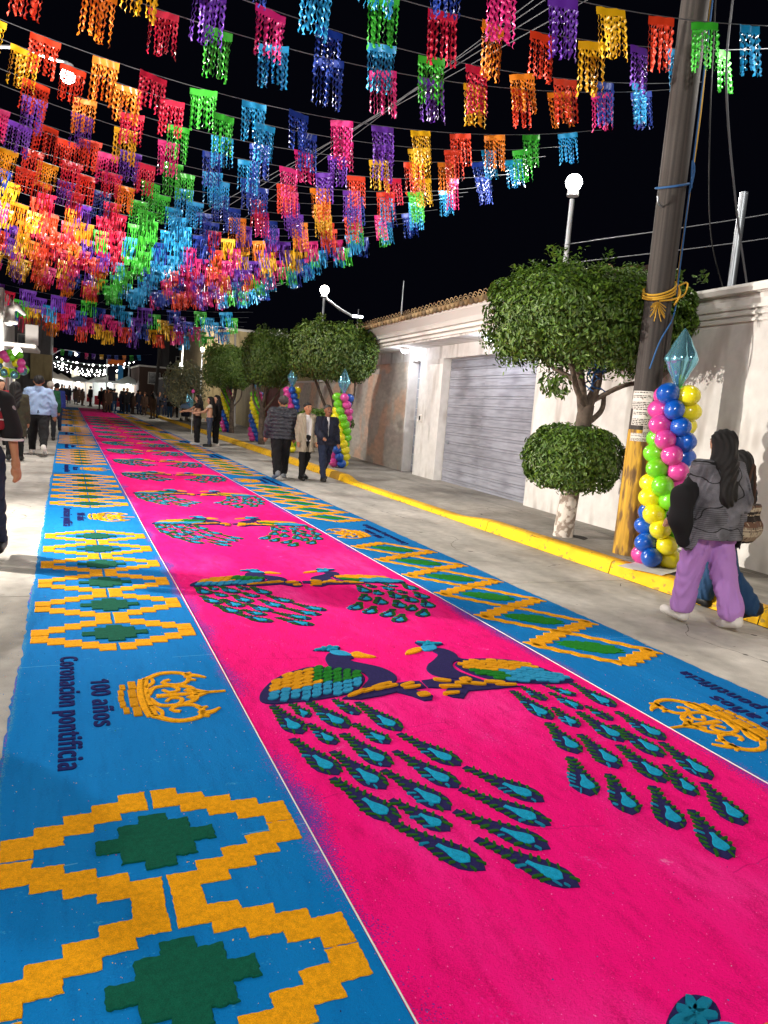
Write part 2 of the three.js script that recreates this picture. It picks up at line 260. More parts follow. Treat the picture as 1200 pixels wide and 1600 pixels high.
const lozenge = (L, w, seed) => { const r = rng(seed), p = []; for (let i = 0; i < 12; i++) { const a = i / 12 * Math.PI * 2, k = 0.9 + 0.2 * r(); p.push(new THREE.Vector2(Math.sign(Math.cos(a)) * Math.abs(Math.cos(a)) ** 0.7 * L / 2 * k, Math.sign(Math.sin(a)) * Math.abs(Math.sin(a)) ** 0.7 * w / 2 * k)); } return extr(new THREE.Shape(p), 0.009, 0.004, 0); };
const LOZ = [0, 1, 2, 3].map((i) => lozenge(1, 1, 40 + i));
const inside = (arr, x, z) => { let c = false; for (let i = 0, j = arr.length - 2; i < arr.length; j = i, i += 2) if ((arr[i + 1] > z) !== (arr[j + 1] > z) && x < (arr[j] - arr[i]) * (z - arr[i + 1]) / (arr[j + 1] - arr[i + 1]) + arr[i]) c = !c; return c; };
function featherShape(L, w, k = 1) {                           // root at 0, rounded eye end at L along x
  const p = [], n = 11; for (let i = 0; i <= n; i++) { const t = i / n, h = w * k * (0.3 + 0.75 * sstep(0.15, 0.74, t)) * Math.sqrt(Math.max(0, 1 - sstep(0.72, 1.0, t) ** 2.2)); p.push([t * L, h]); }
  return new THREE.Shape([...p.map(([x, h]) => new THREE.Vector2(x, h)), ...p.reverse().map(([x, h]) => new THREE.Vector2(x, -h))]);
}
const pick = (t) => PK[t];
function wingScales(name, wing, zones, parent, seed) {         // rows of raised lozenges that follow the long axis of the wing
  const r = rng(seed), P = pick(wing), xs = P.filter((_, i) => !(i & 1)), zs = P.filter((_, i) => i & 1);
  const x0 = Math.min(...xs), x1 = Math.max(...xs), z0 = Math.min(...zs), z1 = Math.max(...zs);
  const ax = wing === 'wingL' ? Math.atan2(-0.22, 0.6) : Math.atan2(0.34, 0.62), ca = Math.cos(ax), sa = Math.sin(ax), cx = (x0 + x1) / 2, cz = (z0 + z1) / 2;
  let row = 0;
  for (let q = -0.34; q < 0.34; q += 0.046, row++) for (let p = -0.5 + (row % 2) * 0.037; p < 0.5; p += 0.075) {
    const x = cx + p * ca - q * sa, z = cz + p * sa + q * ca;
    if (!inside(P, x, z) || !inside(P, x + 0.02, z) || !inside(P, x - 0.02, z) || !inside(P, x, z + 0.018) || !inside(P, x, z - 0.018)) continue;
    const [mat, tilt] = zones(x, z), m = obj(name, LOZ[row * 3 + Math.floor(p * 9 + 20) & 3], mat, parent);
    m.position.set(x, TOP + 0.006, z); m.rotation.y = -ax + tilt + (r() - 0.5) * 0.3; m.scale.set(0.08 * (0.85 + 0.25 * r()), 1, 0.046 * (0.85 + 0.25 * r()));
  }
}
const BARK_L = [-.296, .297, -.392, .318, -.469, .343, -.239, .287, -.283, .267, -.129, .284, -.116, .327, -.1, .443], BARK_R = [.113, .266, .114, .363, .073, .46, .219, .331, .297, .361, .423, .36, .475, .413, .264, .283];
function makePeacock(side, label) {
  const S = side, t = thing('sawdust_peacock', label, 'sawdust peacock', [2, 0, -4], 0, 'peacocks drawn in sawdust on the pink field');
  obj('body', extr(flat(PK['body' + S], 4), 0.009, 0.004, TOP - 0.002), SAW.navy, t);
  const cr = flat(PK['crest' + S], 3), ce = obj('crest', extr(cr, 0.007, 0.003, TOP - 0.002), SAW.navy, t), cp = PK['crest' + S], mx = cp.filter((_, i) => !(i & 1)).reduce((a, b) => a + b) / (cp.length / 2), mz = cp.filter((_, i) => i & 1).reduce((a, b) => a + b) / (cp.length / 2);
  for (let i = 0; i < cp.length; i += 2) { const dx = cp[i] - mx, dz = cp[i + 1] - mz, f = obj('crest_frond', LOZ[i & 3], SAW.cyan, ce); f.position.set(mx + dx * 0.48, TOP + 0.004, mz + dz * 0.48); f.rotation.y = -Math.atan2(dz, dx); f.scale.set(Math.hypot(dx, dz) * 0.8, 1, 0.03); }
  obj('head', extr(flat(PK['cap' + S], 3), 0.009, 0.003, TOP + 0.002), SAW.sky, t);
  obj('beak', extr(flat(PK['beak' + S], 3), 0.012, 0.004, TOP - 0.002), SAW.orange, t);
  const w = obj('wing', extr(flat(PK['wing' + S], 4), 0.009, 0.004, TOP - 0.002), SAW.navy, t);
  wingScales('wing_scale', 'wing' + S, S === 'L' ? (x, z) => (z > 0.235 - 0.16 * (x + 1) ? [SAW.sky, 0.5] : x > -0.62 ? [SAW.green, 0.5] : [SAW.orange, 0.15]) : (x, z) => (z > 0.19 && x > 0.56 ? [SAW.sky, 0.1] : z > 0.16 + 0.3 * (x - 0.5) ? [SAW.green, 0.1] : [SAW.orange, 0.1]), w, S === 'L' ? 61 : 62);
  const T = PK['tail' + S], r = rng(S === 'L' ? 71 : 72);
  for (let i = 0; i < T.length; i += 4) {
    const dx = T[i + 2] - T[i], dz = T[i + 3] - T[i + 1], L = Math.hypot(dx, dz), hw = clamp(L * 0.165, 0.032, 0.06), f = new THREE.Group();
    f.name = 'tail_feather'; t.add(f); f.position.set(T[i], TOP, T[i + 1]); f.rotation.y = Math.atan2(-dz, dx);
    obj('vane', extr(featherShape(L, hw), 0.007, 0.003, -0.002), SAW.navy, f);
    if (L > 0.24 || i % 3) { const e = extr(featherShape(L * 0.34, hw * 0.5), 0.008, 0.003, 0.002).translate(L * 0.51, 0, (S === 'R' && i > 24 ? -0.2 : 0.05) * hw); obj('eye', e, SAW.cyan, f); }
    const barbs = [], cyan = [], n = Math.round(L / 0.036);
    for (let k = 1; k < n; k++) for (const s of [-1, 1]) {
      const u = k / n, h = hw * (0.3 + 0.75 * sstep(0.15, 0.74, u)) * Math.sqrt(Math.max(0, 1 - sstep(0.72, 1, u) ** 2.2)), g = LOZ[(k + s) & 3].clone().scale(0.034 * (0.7 + 0.7 * r()), 0.7, 0.012 * (0.7 + 0.7 * r())).rotateY(s * (0.75 + 0.3 * r()) * (u > 0.8 ? -0.2 : 1)).translate((u + 0.02 * (r() - 0.5)) * L, 0.002, s * h * (u > 0.8 ? 0.66 : 0.84));
      (s > 0 && r() < 0.35 && u > 0.4 ? cyan : barbs).push(g);
    }
    obj('barbs', barbs, SAW.leaf, f, 'stuff'); if (cyan.length) obj('pale_barbs', cyan, SAW.cyan, f, 'stuff');
  }
  return t;
}
function makeBranch(label) {
  const t = thing('sawdust_branch', label, 'sawdust branch', [2, 0, -4], 0, 'sawdust branches between paired peacocks'), r = rng(81);
  for (const [k, bk] of [['branchL', BARK_L], ['branchR', BARK_R]]) {
    const b = obj('limb', extr(flat(PK[k]), 0.009, 0.004, TOP - 0.001), SAW.navy, t);
    for (let i = 0; i < bk.length; i += 2) { const m = obj('bark_fleck', LOZ[i & 3], SAW.orange, b); m.position.set(bk[i], TOP + 0.006, bk[i + 1]); m.rotation.y = i === 14 || i === 4 && k === 'branchR' ? 0 : 0.35 * (k === 'branchL' ? 1 : -1) + (r() - 0.5) * 0.4; m.scale.set(i === 14 ? 0.075 : 0.1 + 0.06 * r(), 1.3, i === 14 ? 0.06 : 0.03 + 0.02 * r()); }
  }
  return t;
}
const PAIR_Z = [-0.87, -4.0, -6.42, -9.55, -12.4, -15.35, -18.25, -21.3, -24.3, -27.3, -30.2, -33.2, -36.2, -39.2, -42.2, -45.2];
{
  const first = { L: makePeacock('L', 'large near sawdust peacock facing right, its long tail feathers spread towards the lower right'), R: makePeacock('R', 'large near sawdust peacock facing left beside the right white cord'), B: makeBranch('navy sawdust branch with orange bark below the two large near peacocks') };
  const low = {};
  const simple = (src) => {                                     // far pairs: the same relief joined by colour, one part each
    src.updateMatrixWorld(true); const by = new Map(), inv = src.matrixWorld.clone().invert();
    src.traverse((m) => { if (m.isMesh) { const g = m.geometry.clone().applyMatrix4(inv.clone().multiply(m.matrixWorld)); (by.get(m.material) ?? by.set(m.material, []).get(m.material)).push(g); } });
    const o = new THREE.Group(); o.userData = { ...src.userData };
    for (const [mat, gs] of by) obj({ [SAW.navy.uuid]: 'dark_ground', [SAW.orange.uuid]: 'orange_sawdust', [SAW.sky.uuid]: 'light_blue_sawdust', [SAW.green.uuid]: 'green_sawdust', [SAW.cyan.uuid]: 'feather_eyes', [SAW.leaf.uuid]: 'feather_barbs' }[mat.uuid], gs, mat, o);
    o.name = src.name; return o;
  };
  for (const k of 'LRB') low[k] = simple(first[k]);
  PAIR_Z.forEach((z, i) => {
    if (i === 1) return;
    const where = i === 0 ? 'partly in view at the bottom edge' : i < 12 ? `in the ${ORD[i - 1]} pair beyond the large near pair` : 'in the far faint rows of the carpet';
    for (const k of i ? 'LRB' : 'L') { const src = i < 4 ? first[k] : low[k], c = copy(src, k === 'B' ? `navy and orange sawdust branch ${where}` : `sawdust peacock facing ${k === 'L' ? 'right' : 'left'} ${where}`); c.position.set(2.005, 0, z); if (i > 1) c.scale.z = [0.69, 0.78, 0.75, 0.66][i - 2] ?? 0.72;; }
  });
}

const ragged = (a, amp, seed) => { const r = rng(seed), o = []; a.forEach(([x, z], i) => { const [x1, z1] = a[(i + 1) % a.length], n = Math.max(1, Math.round(Math.hypot(x1 - x, z1 - z) / 0.012)); for (let k = 0; k < n; k++) o.push(new THREE.Vector2(x + (x1 - x) * k / n + (r() - 0.5) * 2 * amp, -(z + (z1 - z) * k / n + (r() - 0.5) * 2 * amp))); }); return o; };
// stepped diamonds, left border
const stair = (sx, sz) => {                                     // one arm of five stepped blocks, from the middle gap to the tip
  const p = [], n = 5, w = 0.0985, h = 0.128, st = 0.0525, x0 = 0.012;
  const up = [], dn = [];
  for (let i = 0; i < n; i++) { const z = -0.345 + i * st; up.push([x0 + i * w, z], [x0 + (i + 1) * w, z]); dn.push([x0 + i * w, z + h], [x0 + (i + 1) * w, z + h]); }
  const r = rng(3 + sx * 2 + sz), a = [...up, ...dn.reverse()].map(([x, z]) => [sx * (x + 0.006 * (r() - 0.5)), sz * (z + 0.006 * (r() - 0.5))]);
  return extr(new THREE.Shape(ragged(sx * sz > 0 ? a : a.reverse(), 0.0026, 11 + sx * 2 + sz)), 0.007, 0.003, TOP - 0.002);
};
const crossShape = (() => { const q = [[0.05, 0.165], [0.05, 0.115], [0.125, 0.115], [0.125, 0.04], [0.205, 0.04]], o = []; for (const [sx, sz, rev] of [[1, 1, 0], [1, -1, 1], [-1, -1, 0], [-1, 1, 1]]) { const k = rev ? q.slice().reverse() : q; for (const [a, b] of k) o.push(new THREE.Vector2(sx * a, sz * b)); } return new THREE.Shape(ragged(o.map((v) => [v.x, -v.y]), 0.004, 21)); })();
const zig = (pts, w, teeth, amp, seed) => {                     // a hand-poured line with a scalloped outline
  const r = rng(seed), L = [], Rr = [];
  for (let i = 0; i < pts.length - 1; i++) { const [x0, z0] = pts[i], [x1, z1] = pts[i + 1], d = Math.hypot(x1 - x0, z1 - z0), nx = -(z1 - z0) / d, nz = (x1 - x0) / d; for (let k = 0; k <= teeth; k++) { const t = k / teeth, a = w / 2 + amp * (k & 1 ? 1 : -1) * (0.7 + 0.6 * r()), b = w / 2 - amp * (k & 1 ? 1 : -1) * (0.7 + 0.6 * r()); L.push(new THREE.Vector2(x0 + (x1 - x0) * t + nx * a, -(z0 + (z1 - z0) * t + nz * a))); Rr.push(new THREE.Vector2(x0 + (x1 - x0) * t - nx * b, -(z0 + (z1 - z0) * t - nz * b))); } }
  return extr(new THREE.Shape([...L, ...Rr.reverse()]), 0.01, 0.003, TOP - 0.002, 1);
};
{
  const L = thing('sawdust_diamond', '', 'sawdust diamond', [0, 0, 0], 0, 'stepped sawdust diamonds on the left blue border');
  for (const sx of [-1, 1]) for (const sz of [1, -1]) obj('stepped_arm', stair(sx, sz), SAW.orange, L);
  obj('green_cross', extr(crossShape, 0.009, 0.003, TOP - 0.002), SAW.dark, L);
  const Rm = thing('sawdust_lozenge', '', 'sawdust diamond', [0, 0, 0], 0, 'zigzag sawdust diamonds on the right blue border');
  const lt = [-0.43, -0.13], rt = [0.43, 0.16], up = [0.02, -0.37], dn = [-0.02, 0.35];
  obj('wavy_line', zig([lt, dn], 0.06, 9, 0.011, 5), SAW.orange, Rm); obj('wavy_line', zig([up, rt], 0.06, 9, 0.011, 6), SAW.orange, Rm);
  obj('jagged_line', zig([lt, up], 0.125, 9, 0.02, 7), SAW.orange, Rm); obj('jagged_line', zig([dn, rt], 0.125, 9, 0.02, 8), SAW.orange, Rm);
  const r = rng(12), gp = []; for (let i = 0; i < 44; i++) { const a = i / 44 * 6.283, k = 1 + 0.34 * (r() - 0.5); gp.push(new THREE.Vector2((Math.cos(a) * 0.2 - Math.sin(a) * 0.02) * k, (Math.sin(a) * 0.14 - Math.cos(a) * 0.07) * k)); }
  obj('green_patch', extr(new THREE.Shape(gp), 0.009, 0.003, TOP - 0.002), SAW.green, Rm);
  const P = 5.93;
  for (let g = -1; g < 9; g++) for (let k = 0; k < 6; k++) {
    for (const [src, x, z, side] of [[L, 0.325, -4.995 - 0.695 * k - P * g, 'left'], [Rm, 3.55, -4.12 - 0.715 * k - 5.85 * g, 'right']]) {
      if (z > 0.4 || z < ZF + 1) continue;
      const c = g === 0 && k === 0 ? src : copy(src); c.position.set(x, 0, z); c.rotation.y = 0;
      const crown = g < 0 ? 'before its first crown' : `past its ${ORD[g] ?? 'far'} crown`;
      c.userData.label = g > 4 ? `tiny far orange and green sawdust diamond on the ${side} border` : `${side === 'left' ? 'stepped' : 'zigzag'} diamond ${ORD[k]} of six in the ${side} border run ${crown}`;
      if (g > 4) c.userData.group = `far sawdust diamonds of the ${side} border`;
    }
  }
}
// crowns and lettering, both borders
{
  const font = await new FontLoader().loadAsync('fonts/droid/droid_sans_bold.typeface.json');
  const lay = (g) => g.rotateX(-Math.PI / 2).rotateY(-Math.PI / 2);     // text baseline runs toward +z, its top toward +x
  const word = (s, len, cap) => {
    const g = new TextGeometry(s, { font, size: cap, depth: 0.005, curveSegments: 4, bevelEnabled: true, bevelThickness: 0.003, bevelSize: 0.0012, bevelSegments: 1 });
    g.computeBoundingBox(); const b = g.boundingBox; return g.translate(-(b.min.x + b.max.x) / 2, 0, 0).scale(len / (b.max.x - b.min.x), 1, 1).translate(0, 0, TOP - 0.003);
  };
  const ribbon = (pts, w, w1 = w) => { const c = new THREE.CatmullRomCurve3(pts.map(([v, u]) => V(v, u, 0)), false, 'centripetal'), n = 22, a = [], b = []; for (let i = 0; i <= n; i++) { const p = c.getPointAt(i / n), t = c.getTangentAt(i / n), h = (w + (w1 - w) * i / n) / 2; a.push(new THREE.Vector2(p.x - t.y * h, p.y + t.x * h)); b.push(new THREE.Vector2(p.x + t.y * h, p.y - t.x * h)); } return new THREE.ExtrudeGeometry(new THREE.Shape([...a, ...b.reverse()]), { depth: 0.006, bevelEnabled: true, bevelThickness: 0.004, bevelSize: 0.003, bevelSegments: 2 }); };
  const mir = (f) => [f(1), f(-1)];
  const crownParts = [
    ['base_band', [-2, -1, 0, 1, 2].map((k) => rb(0.07, 0.03, 0.012, 0.005, k * 0.078, 0.02 + 0.004 * k * k, 0.005))],
    ['base_band', [-1.5, -0.5, 0.5, 1.5].map((k) => rb(0.105, 0.042, 0.012, 0.005, k * 0.118, 0.078 + 0.004 * k * k, 0.005))],
    ['crown_body', [ribbon([[-0.25, 0.145], [-0.1, 0.125], [0.1, 0.125], [0.25, 0.145]], 0.035), ribbon([[-0.265, 0.165], [-0.1, 0.15], [0.1, 0.15], [0.265, 0.165]], 0.03)]],
    ...mir((s) => ['side_scroll', [ribbon([[s * 0.25, 0.16], [s * 0.33, 0.26], [s * 0.31, 0.37], [s * 0.23, 0.4], [s * 0.15, 0.36], [s * 0.15, 0.28], [s * 0.2, 0.25], [s * 0.22, 0.29]], 0.03, 0.018), ribbon([[s * 0.12, 0.15], [s * 0.2, 0.2], [s * 0.25, 0.2]], 0.026, 0.012)]]),
    ...mir((s) => ['inner_scroll', [ribbon([[s * 0.03, 0.16], [s * 0.12, 0.2], [s * 0.13, 0.29], [s * 0.06, 0.32], [s * 0.04, 0.27], [s * 0.08, 0.24]], 0.026, 0.014), ribbon([[s * 0.13, 0.33], [s * 0.08, 0.39], [s * 0.02, 0.4]], 0.03, 0.02)]]),
    ...mir((s) => ['leaf_point', [ribbon([[s * 0.27, 0.38], [s * 0.26, 0.44], [s * 0.22, 0.49]], 0.05, 0.008), ribbon([[s * 0.29, 0.39], [s * 0.31, 0.42]], 0.03, 0.01), ribbon([[s * 0.21, 0.39], [s * 0.19, 0.43]], 0.03, 0.01)]]),
    ['centre_spike', [ribbon([[0, 0.2], [0, 0.36], [0, 0.44], [0, 0.56]], 0.035, 0.01), ribbon([[-0.035, 0.4], [0, 0.47]], 0.04, 0.01), ribbon([[0.035, 0.4], [0, 0.47]], 0.04, 0.01), ribbon([[-0.06, 0.36], [0, 0.42]], 0.035, 0.012), ribbon([[0.06, 0.36], [0, 0.42]], 0.035, 0.012)]],
  ].map(([n, gs]) => [n, lay(join(gs)).translate(0, TOP - 0.002, 0)]);
  const t1 = lay(word('Coronacion pontificia', 1.42, 0.094)), t2 = lay(word('100 años', 0.62, 0.094));
  let crown, w1, w2;
  for (let i = 0; i < 9; i++) for (const side of ['left', 'right']) {
    const z = (side === 'left' ? -3.86 : -2.84) - (side === 'left' ? 5.93 : 5.85) * i, cx = side === 'left' ? 0.328 : 3.555, t = side === 'left' ? 0 : Math.PI, s = side === 'left' ? 1 : -1;
    if (z < ZF + 1) continue;
    const nth = i < 4 ? `${ORD[i]} from the viewer on the ${side} blue border` : `far away on the ${side} blue border`;
    const put = (o, dx, label, group) => { tag(o, label, o.userData.category, group); o.position.set(cx + s * dx, 0, z); o.rotation.y = t; };
    if (!crown) {
      crown = thing('sawdust_emblem', '', 'sawdust crown'); for (const [n, g] of crownParts) obj(n, g, SAW.orange, crown);
      w1 = tag(obj('sawdust_words', t1, SAW.letter), '', 'lettering'); w2 = tag(obj('sawdust_words', t2, SAW.letter), '', 'lettering');
      put(crown, -0.06, `orange scrolled sawdust crown, ${nth}`, 'sawdust crowns'); put(w1, -0.335, `dark blue sawdust words Coronacion pontificia, ${nth}`, 'sawdust lettering'); put(w2, -0.18, `dark blue sawdust words 100 años, ${nth}`, 'sawdust lettering');
    } else { put(copy(crown), -0.06, `orange scrolled sawdust crown, ${nth}`, 'sawdust crowns'); put(copy(w1), -0.335, `dark blue sawdust words Coronacion pontificia, ${nth}`, 'sawdust lettering'); put(copy(w2), -0.18, `dark blue sawdust words 100 años, ${nth}`, 'sawdust lettering'); }
  }
}

// loose grains of sawdust spilled over the near carpet
{
  const g = new THREE.OctahedronGeometry(1, 0).scale(1, 0.45, 0.7), n = 11000, m = new THREE.InstancedMesh(g, powder('#ffffff'), n), r = rng(404), o = new THREE.Object3D(), c = new THREE.Color();
  const hues = { p: ['#ff2f9a', '#ff7cc0', '#e00070', '#ff5fb0'], b: ['#0a78c4', '#2f9adf', '#0a5a9a', '#1a86d0'], o: ['#ffab14', '#ffc555'], x: ['#2f7a26', '#d9b9c8', '#221c48'] };
  for (let i = 0; i < n; i++) {
    const z = -0.9 - 8.5 * r() * r(), x = r() < 0.96 ? BL + (BR - BL) * r() : BL - 0.25 * r() * r(), pink = x > WL && x < WR, q = r();
    const near = !pink && x < WL && Math.abs(Math.abs(x - 0.325) - 0.35) < 0.2, set = q < 0.72 ? (pink ? hues.p : hues.b) : q < 0.9 ? (near || !pink ? hues.o : hues.p) : q < 0.95 ? (pink ? hues.b : hues.p) : hues.x, s = 0.0014 + 0.0026 * r() ** 3;
    o.position.set(x, TOP + s * 0.2 + (x < BL ? -0.006 : 0), z); o.rotation.set(r(), r() * 6.28, r()); o.scale.setScalar(s); o.updateMatrix(); m.setMatrixAt(i, o.matrix); m.setColorAt(i, c.set(set[Math.floor(r() * set.length)]));
  }
  m.name = 'loose_sawdust'; m.castShadow = m.receiveShadow = true; scene.add(m); tag(m, 'loose coloured sawdust grains scattered over the near carpet', 'sawdust'); m.userData.kind = 'stuff';
}

// ---------------------------------------------------------------- houses and walls on the right
const WALL = [7.37, 0, -9.1], WTURN = 1.511;                    // local x runs away along the wall, local -z faces the street
function uvMetres(g, k = 1) {                                   // box mapping in metres
  const P = g.attributes.position, N = g.attributes.normal, U = new Float32Array(P.count * 2);
  for (let i = 0; i < P.count; i++) { const nx = Math.abs(N.getX(i)), ny = Math.abs(N.getY(i)), nz = Math.abs(N.getZ(i)); const [a, b] = nz >= nx && nz >= ny ? [P.getX(i), P.getY(i)] : nx >= ny ? [P.getZ(i), P.getY(i)] : [P.getX(i), P.getZ(i)]; U[i * 2] = a * k; U[i * 2 + 1] = b * k; }
  g.setAttribute('uv', new THREE.BufferAttribute(U, 2)); return g;
}
const box3 = (x0, x1, y0, y1, z0, z1) => uvMetres(new THREE.BoxGeometry(x1 - x0, y1 - y0, z1 - z0).translate((x0 + x1) / 2, (y0 + y1) / 2, (z0 + z1) / 2));
const profile = (pts, x0, x1) => { const s = new THREE.Shape(pts.map(([z, y]) => new THREE.Vector2(-z, y))); return uvMetres(new THREE.ExtrudeGeometry(s, { depth: x1 - x0, bevelEnabled: false }).rotateY(Math.PI / 2).translate(x0, 0, 0)); };
{
  const h = thing('garage_house', 'white house front with grey slatted garage door, cornice and clay tile roof edge', 'house', WALL, WTURN);
  obj('wall', [box3(5.73, 7.02, 0.02, 2.86, -0.03, 0.3), box3(1.7, 11.3, 2.86, 3.14, 0.0, 0.3), box3(1.7, 1.8, 0.02, 2.86, 0.003, 0.3)], M.white, h);
  const st = obj('wall_panel', box3(7.8, 11.3, 0.02, 2.86, -0.02, 0.3), M.stain, h); st.userData.label = 'stained wall panel with peeling paint left of the narrow door';
  obj('door_jamb', box3(7.72, 7.8, 0.02, 2.86, -0.045, 0.3), M.white, h);
  const gd = obj('garage_door', box3(1.8, 5.73, 0.03, 2.86, 0.19, 0.23), M.groove, h), r = rng(8);
  let y = 0.03; for (let k = 0; y < 2.82; k++) { const hh = k % 2 ? 0.052 : 0.15; obj('door_slat', rb(3.88, hh - 0.006, 0.03, 0.005, 3.77, y + hh / 2, 0.175 - (k % 2 ? 0 : 0.004)), M.door, gd); y += hh; }
  for (const g of gd.children) uvMetres(g.geometry);
  obj('lock', rb(0.1, 0.06, 0.03, 0.01, 5.55, 1.0, 0.148), M.steel, gd);
  const ed = obj('entrance_door', box3(7.02, 7.72, 0.04, 2.86, 0.2, 0.25), M.door, h);
  for (let k = 0; k < 5; k++) { const p = obj('door_pane', rb(0.17, 0.25, 0.02, 0.006, 7.56, 0.45 + 0.47 * k, 0.192), M.glass, ed); obj('pane_frame', [box3(7.46, 7.66, 0.31 + 0.47 * k, 0.325 + 0.47 * k, 0.185, 0.205), box3(7.46, 7.66, 0.575 + 0.47 * k, 0.59 + 0.47 * k, 0.185, 0.205)], M.paleSteel, p); }
  obj('handle', [rb(0.03, 0.16, 0.03, 0.01, 7.1, 1.05, 0.17)], M.steel, ed);
  const ic = obj('intercom', rb(0.11, 0.17, 0.05, 0.01, 6.72, 1.5, -0.05), M.trim, h); obj('button_plate', rb(0.06, 0.1, 0.02, 0.005, 6.72, 1.5, -0.08), M.black, ic);
  obj('bell', rb(0.06, 0.07, 0.04, 0.01, 6.9, 1.42, -0.045), M.trim, h);
  obj('soffit', box3(0.9, 11.42, 3.142, 3.18, -0.66, 0.3), M.white, h);
  obj('cornice', profile([[-0.6, 3.182], [-0.7, 3.182], [-0.7, 3.235], [-0.665, 3.24], [-0.665, 3.255], [-0.76, 3.26], [-0.76, 3.315], [-0.725, 3.32], [-0.725, 3.335], [-0.8, 3.34], [-0.86, 3.42], [-0.98, 3.52], [-1.0, 3.535], [-1.0, 3.6], [0.2, 3.6], [0.2, 3.182]], 0.85, 11.5), M.trim, h);
  const roof = obj('roof', profile([[-1.06, 3.605], [-1.06, 3.635], [1.4, 4.33], [1.4, 3.605]], 0.85, 11.52), M.darkBrick, h);
  const half = (() => { const g = new THREE.CylinderGeometry(0.088, 0.098, 0.52, 8, 1, true, -Math.PI / 2, Math.PI).rotateX(Math.PI / 2); const g2 = new THREE.CylinderGeometry(0.074, 0.084, 0.52, 8, 1, true, -Math.PI / 2, Math.PI).rotateX(Math.PI / 2); const rim = new THREE.RingGeometry(0.084, 0.098, 8, 1, 0, Math.PI).rotateY(Math.PI).translate(0, 0, -0.26); return join([g, g2, rim]); })();
  for (let row = 0; row < 5; row++) for (let k = 0; k < 55; k++) { const t = obj('roof_tile', half, [M.tile, M.tileB, M.tileC][Math.floor(r() * 3)], roof), z = -0.88 + row * 0.45; t.position.set(0.98 + k * 0.192, 3.655 + (z + 1.06) * 0.283 + 0.01 * r(), z + 0.02 * (r() - 0.5)); t.rotation.x = -0.275; }
  for (const [u, z] of [[7.3, -0.36], [2.93, -0.4]]) {
    const lamp = thing('soffit_lamp', `round white soffit lamp glowing above the ${u > 5 ? 'narrow grey door' : 'grey garage door'}`, 'lamp', V(u, 3.08, z).applyAxisAngle(V(0, 1, 0), WTURN).add(V(...WALL)).toArray(), 0, 'lamps under the cornice');
    obj('lamp_rim', new THREE.CylinderGeometry(0.12, 0.13, 0.05, 20).translate(0, 0.035, 0), M.trim, lamp);
    obj('lamp_globe', new THREE.SphereGeometry(0.1, 16, 10).scale(1, 0.7, 1).translate(0, -0.005, 0), M.glowCool, lamp);
    const l = pointLight(lamp.position.x, 3.0, lamp.position.z, LIGHT.soffit, 0.08, '#eef3ff');
  }
  const bw = thing('boundary_wall', 'tall white plastered wall with coping and moulding lines behind the wooden pole and balloon column', 'wall', WALL, WTURN);
  obj('wall', box3(-11, 1.697, -0.05, 3.26, 0, 0.2), M.white, bw);
  obj('coping', profile([[-0.09, 3.27], [-0.09, 3.33], [-0.06, 3.37], [0.26, 3.37], [0.26, 3.262], [-0.03, 3.262], [-0.03, 3.27]], -11, 0.84), M.trim, bw);
  for (let k = 0; k < 3; k++) obj('moulding', profile([[-0.034, 2.94 + k * 0.075], [-0.034, 2.965 + k * 0.075], [-0.02, 2.985 + k * 0.075], [0.01, 2.985 + k * 0.075], [0.01, 2.94 + k * 0.075]], -11, 1.65), M.trim, bw);
  const pw = thing('plaster_wall', 'low peach and grey wall with peeling paint behind the middle trees', 'wall', WALL, WTURN);
  obj('wall', box3(11.503, 23.6, -0.02, 2.45, 0.05, 0.3), M.stain, pw); obj('coping', box3(11.503, 23.6, 2.452, 2.52, 0.0, 0.34), M.trim, pw);
  const gt = thing('metal_gate', 'dull red metal gate beyond the peach wall, behind the far tree trunks', 'gate', WALL, WTURN);
  for (let k = 0; k < 6; k++) obj('gate_panel', rb(0.58, 2.25, 0.05, 0.01, 23.95 + k * 0.6, 1.2, 0.15), std('#7d3f3a', 0.7), gt); obj('lintel', box3(23.6, 27.3, 2.35, 2.6, 0.05, 0.35), M.trim, gt);
  const fw = thing('painted_wall', 'pale painted wall running on past the red gate behind the balloon columns', 'wall', WALL, WTURN);
  obj('wall', box3(27.3, 46, -0.02, 2.5, 0.05, 0.3), M.cream, fw); obj('coping', box3(27.3, 46, 2.502, 2.57, 0.0, 0.34), M.trim, fw);
}
// lamp posts, rods and cables
function lampPost(name, label, [x, y, z], base, cd, r = 0.11, arm) {
  const t = thing(name, label, 'street lamp', [x, 0, z], 0, 'lit street lamps');
  obj('pole', cyl(0.06, 0.045, y - 0.3 - base, 12).translate(arm ? arm[0] : 0, base, arm ? arm[1] : 0), M.paleSteel, t);
  if (arm) obj('arm', tube([[arm[0], y - 0.32, arm[1]], [arm[0] * 0.6, y + 0.25, arm[1] * 0.6], [0, y + 0.24, 0]], 0.035, 16, 8), M.paleSteel, t);
  obj('lamp_cap', new THREE.CylinderGeometry(0.1, r * 0.75, 0.12, 16).translate(0, arm ? y + r + 0.02 : y - r - 0.03, 0), M.paleSteel, t);
  obj('lamp_globe', new THREE.SphereGeometry(r, 20, 14).translate(0, y, 0), M.glow, t);
  pointLight(x, y, z, cd, r * 0.9); return t;
}
lampPost('street_lamp', 'bright street lamp on a thin pole rising above the near topiary tree', [8.6, 6.07, -11.96], 0, LIGHT.yard, 0.15);
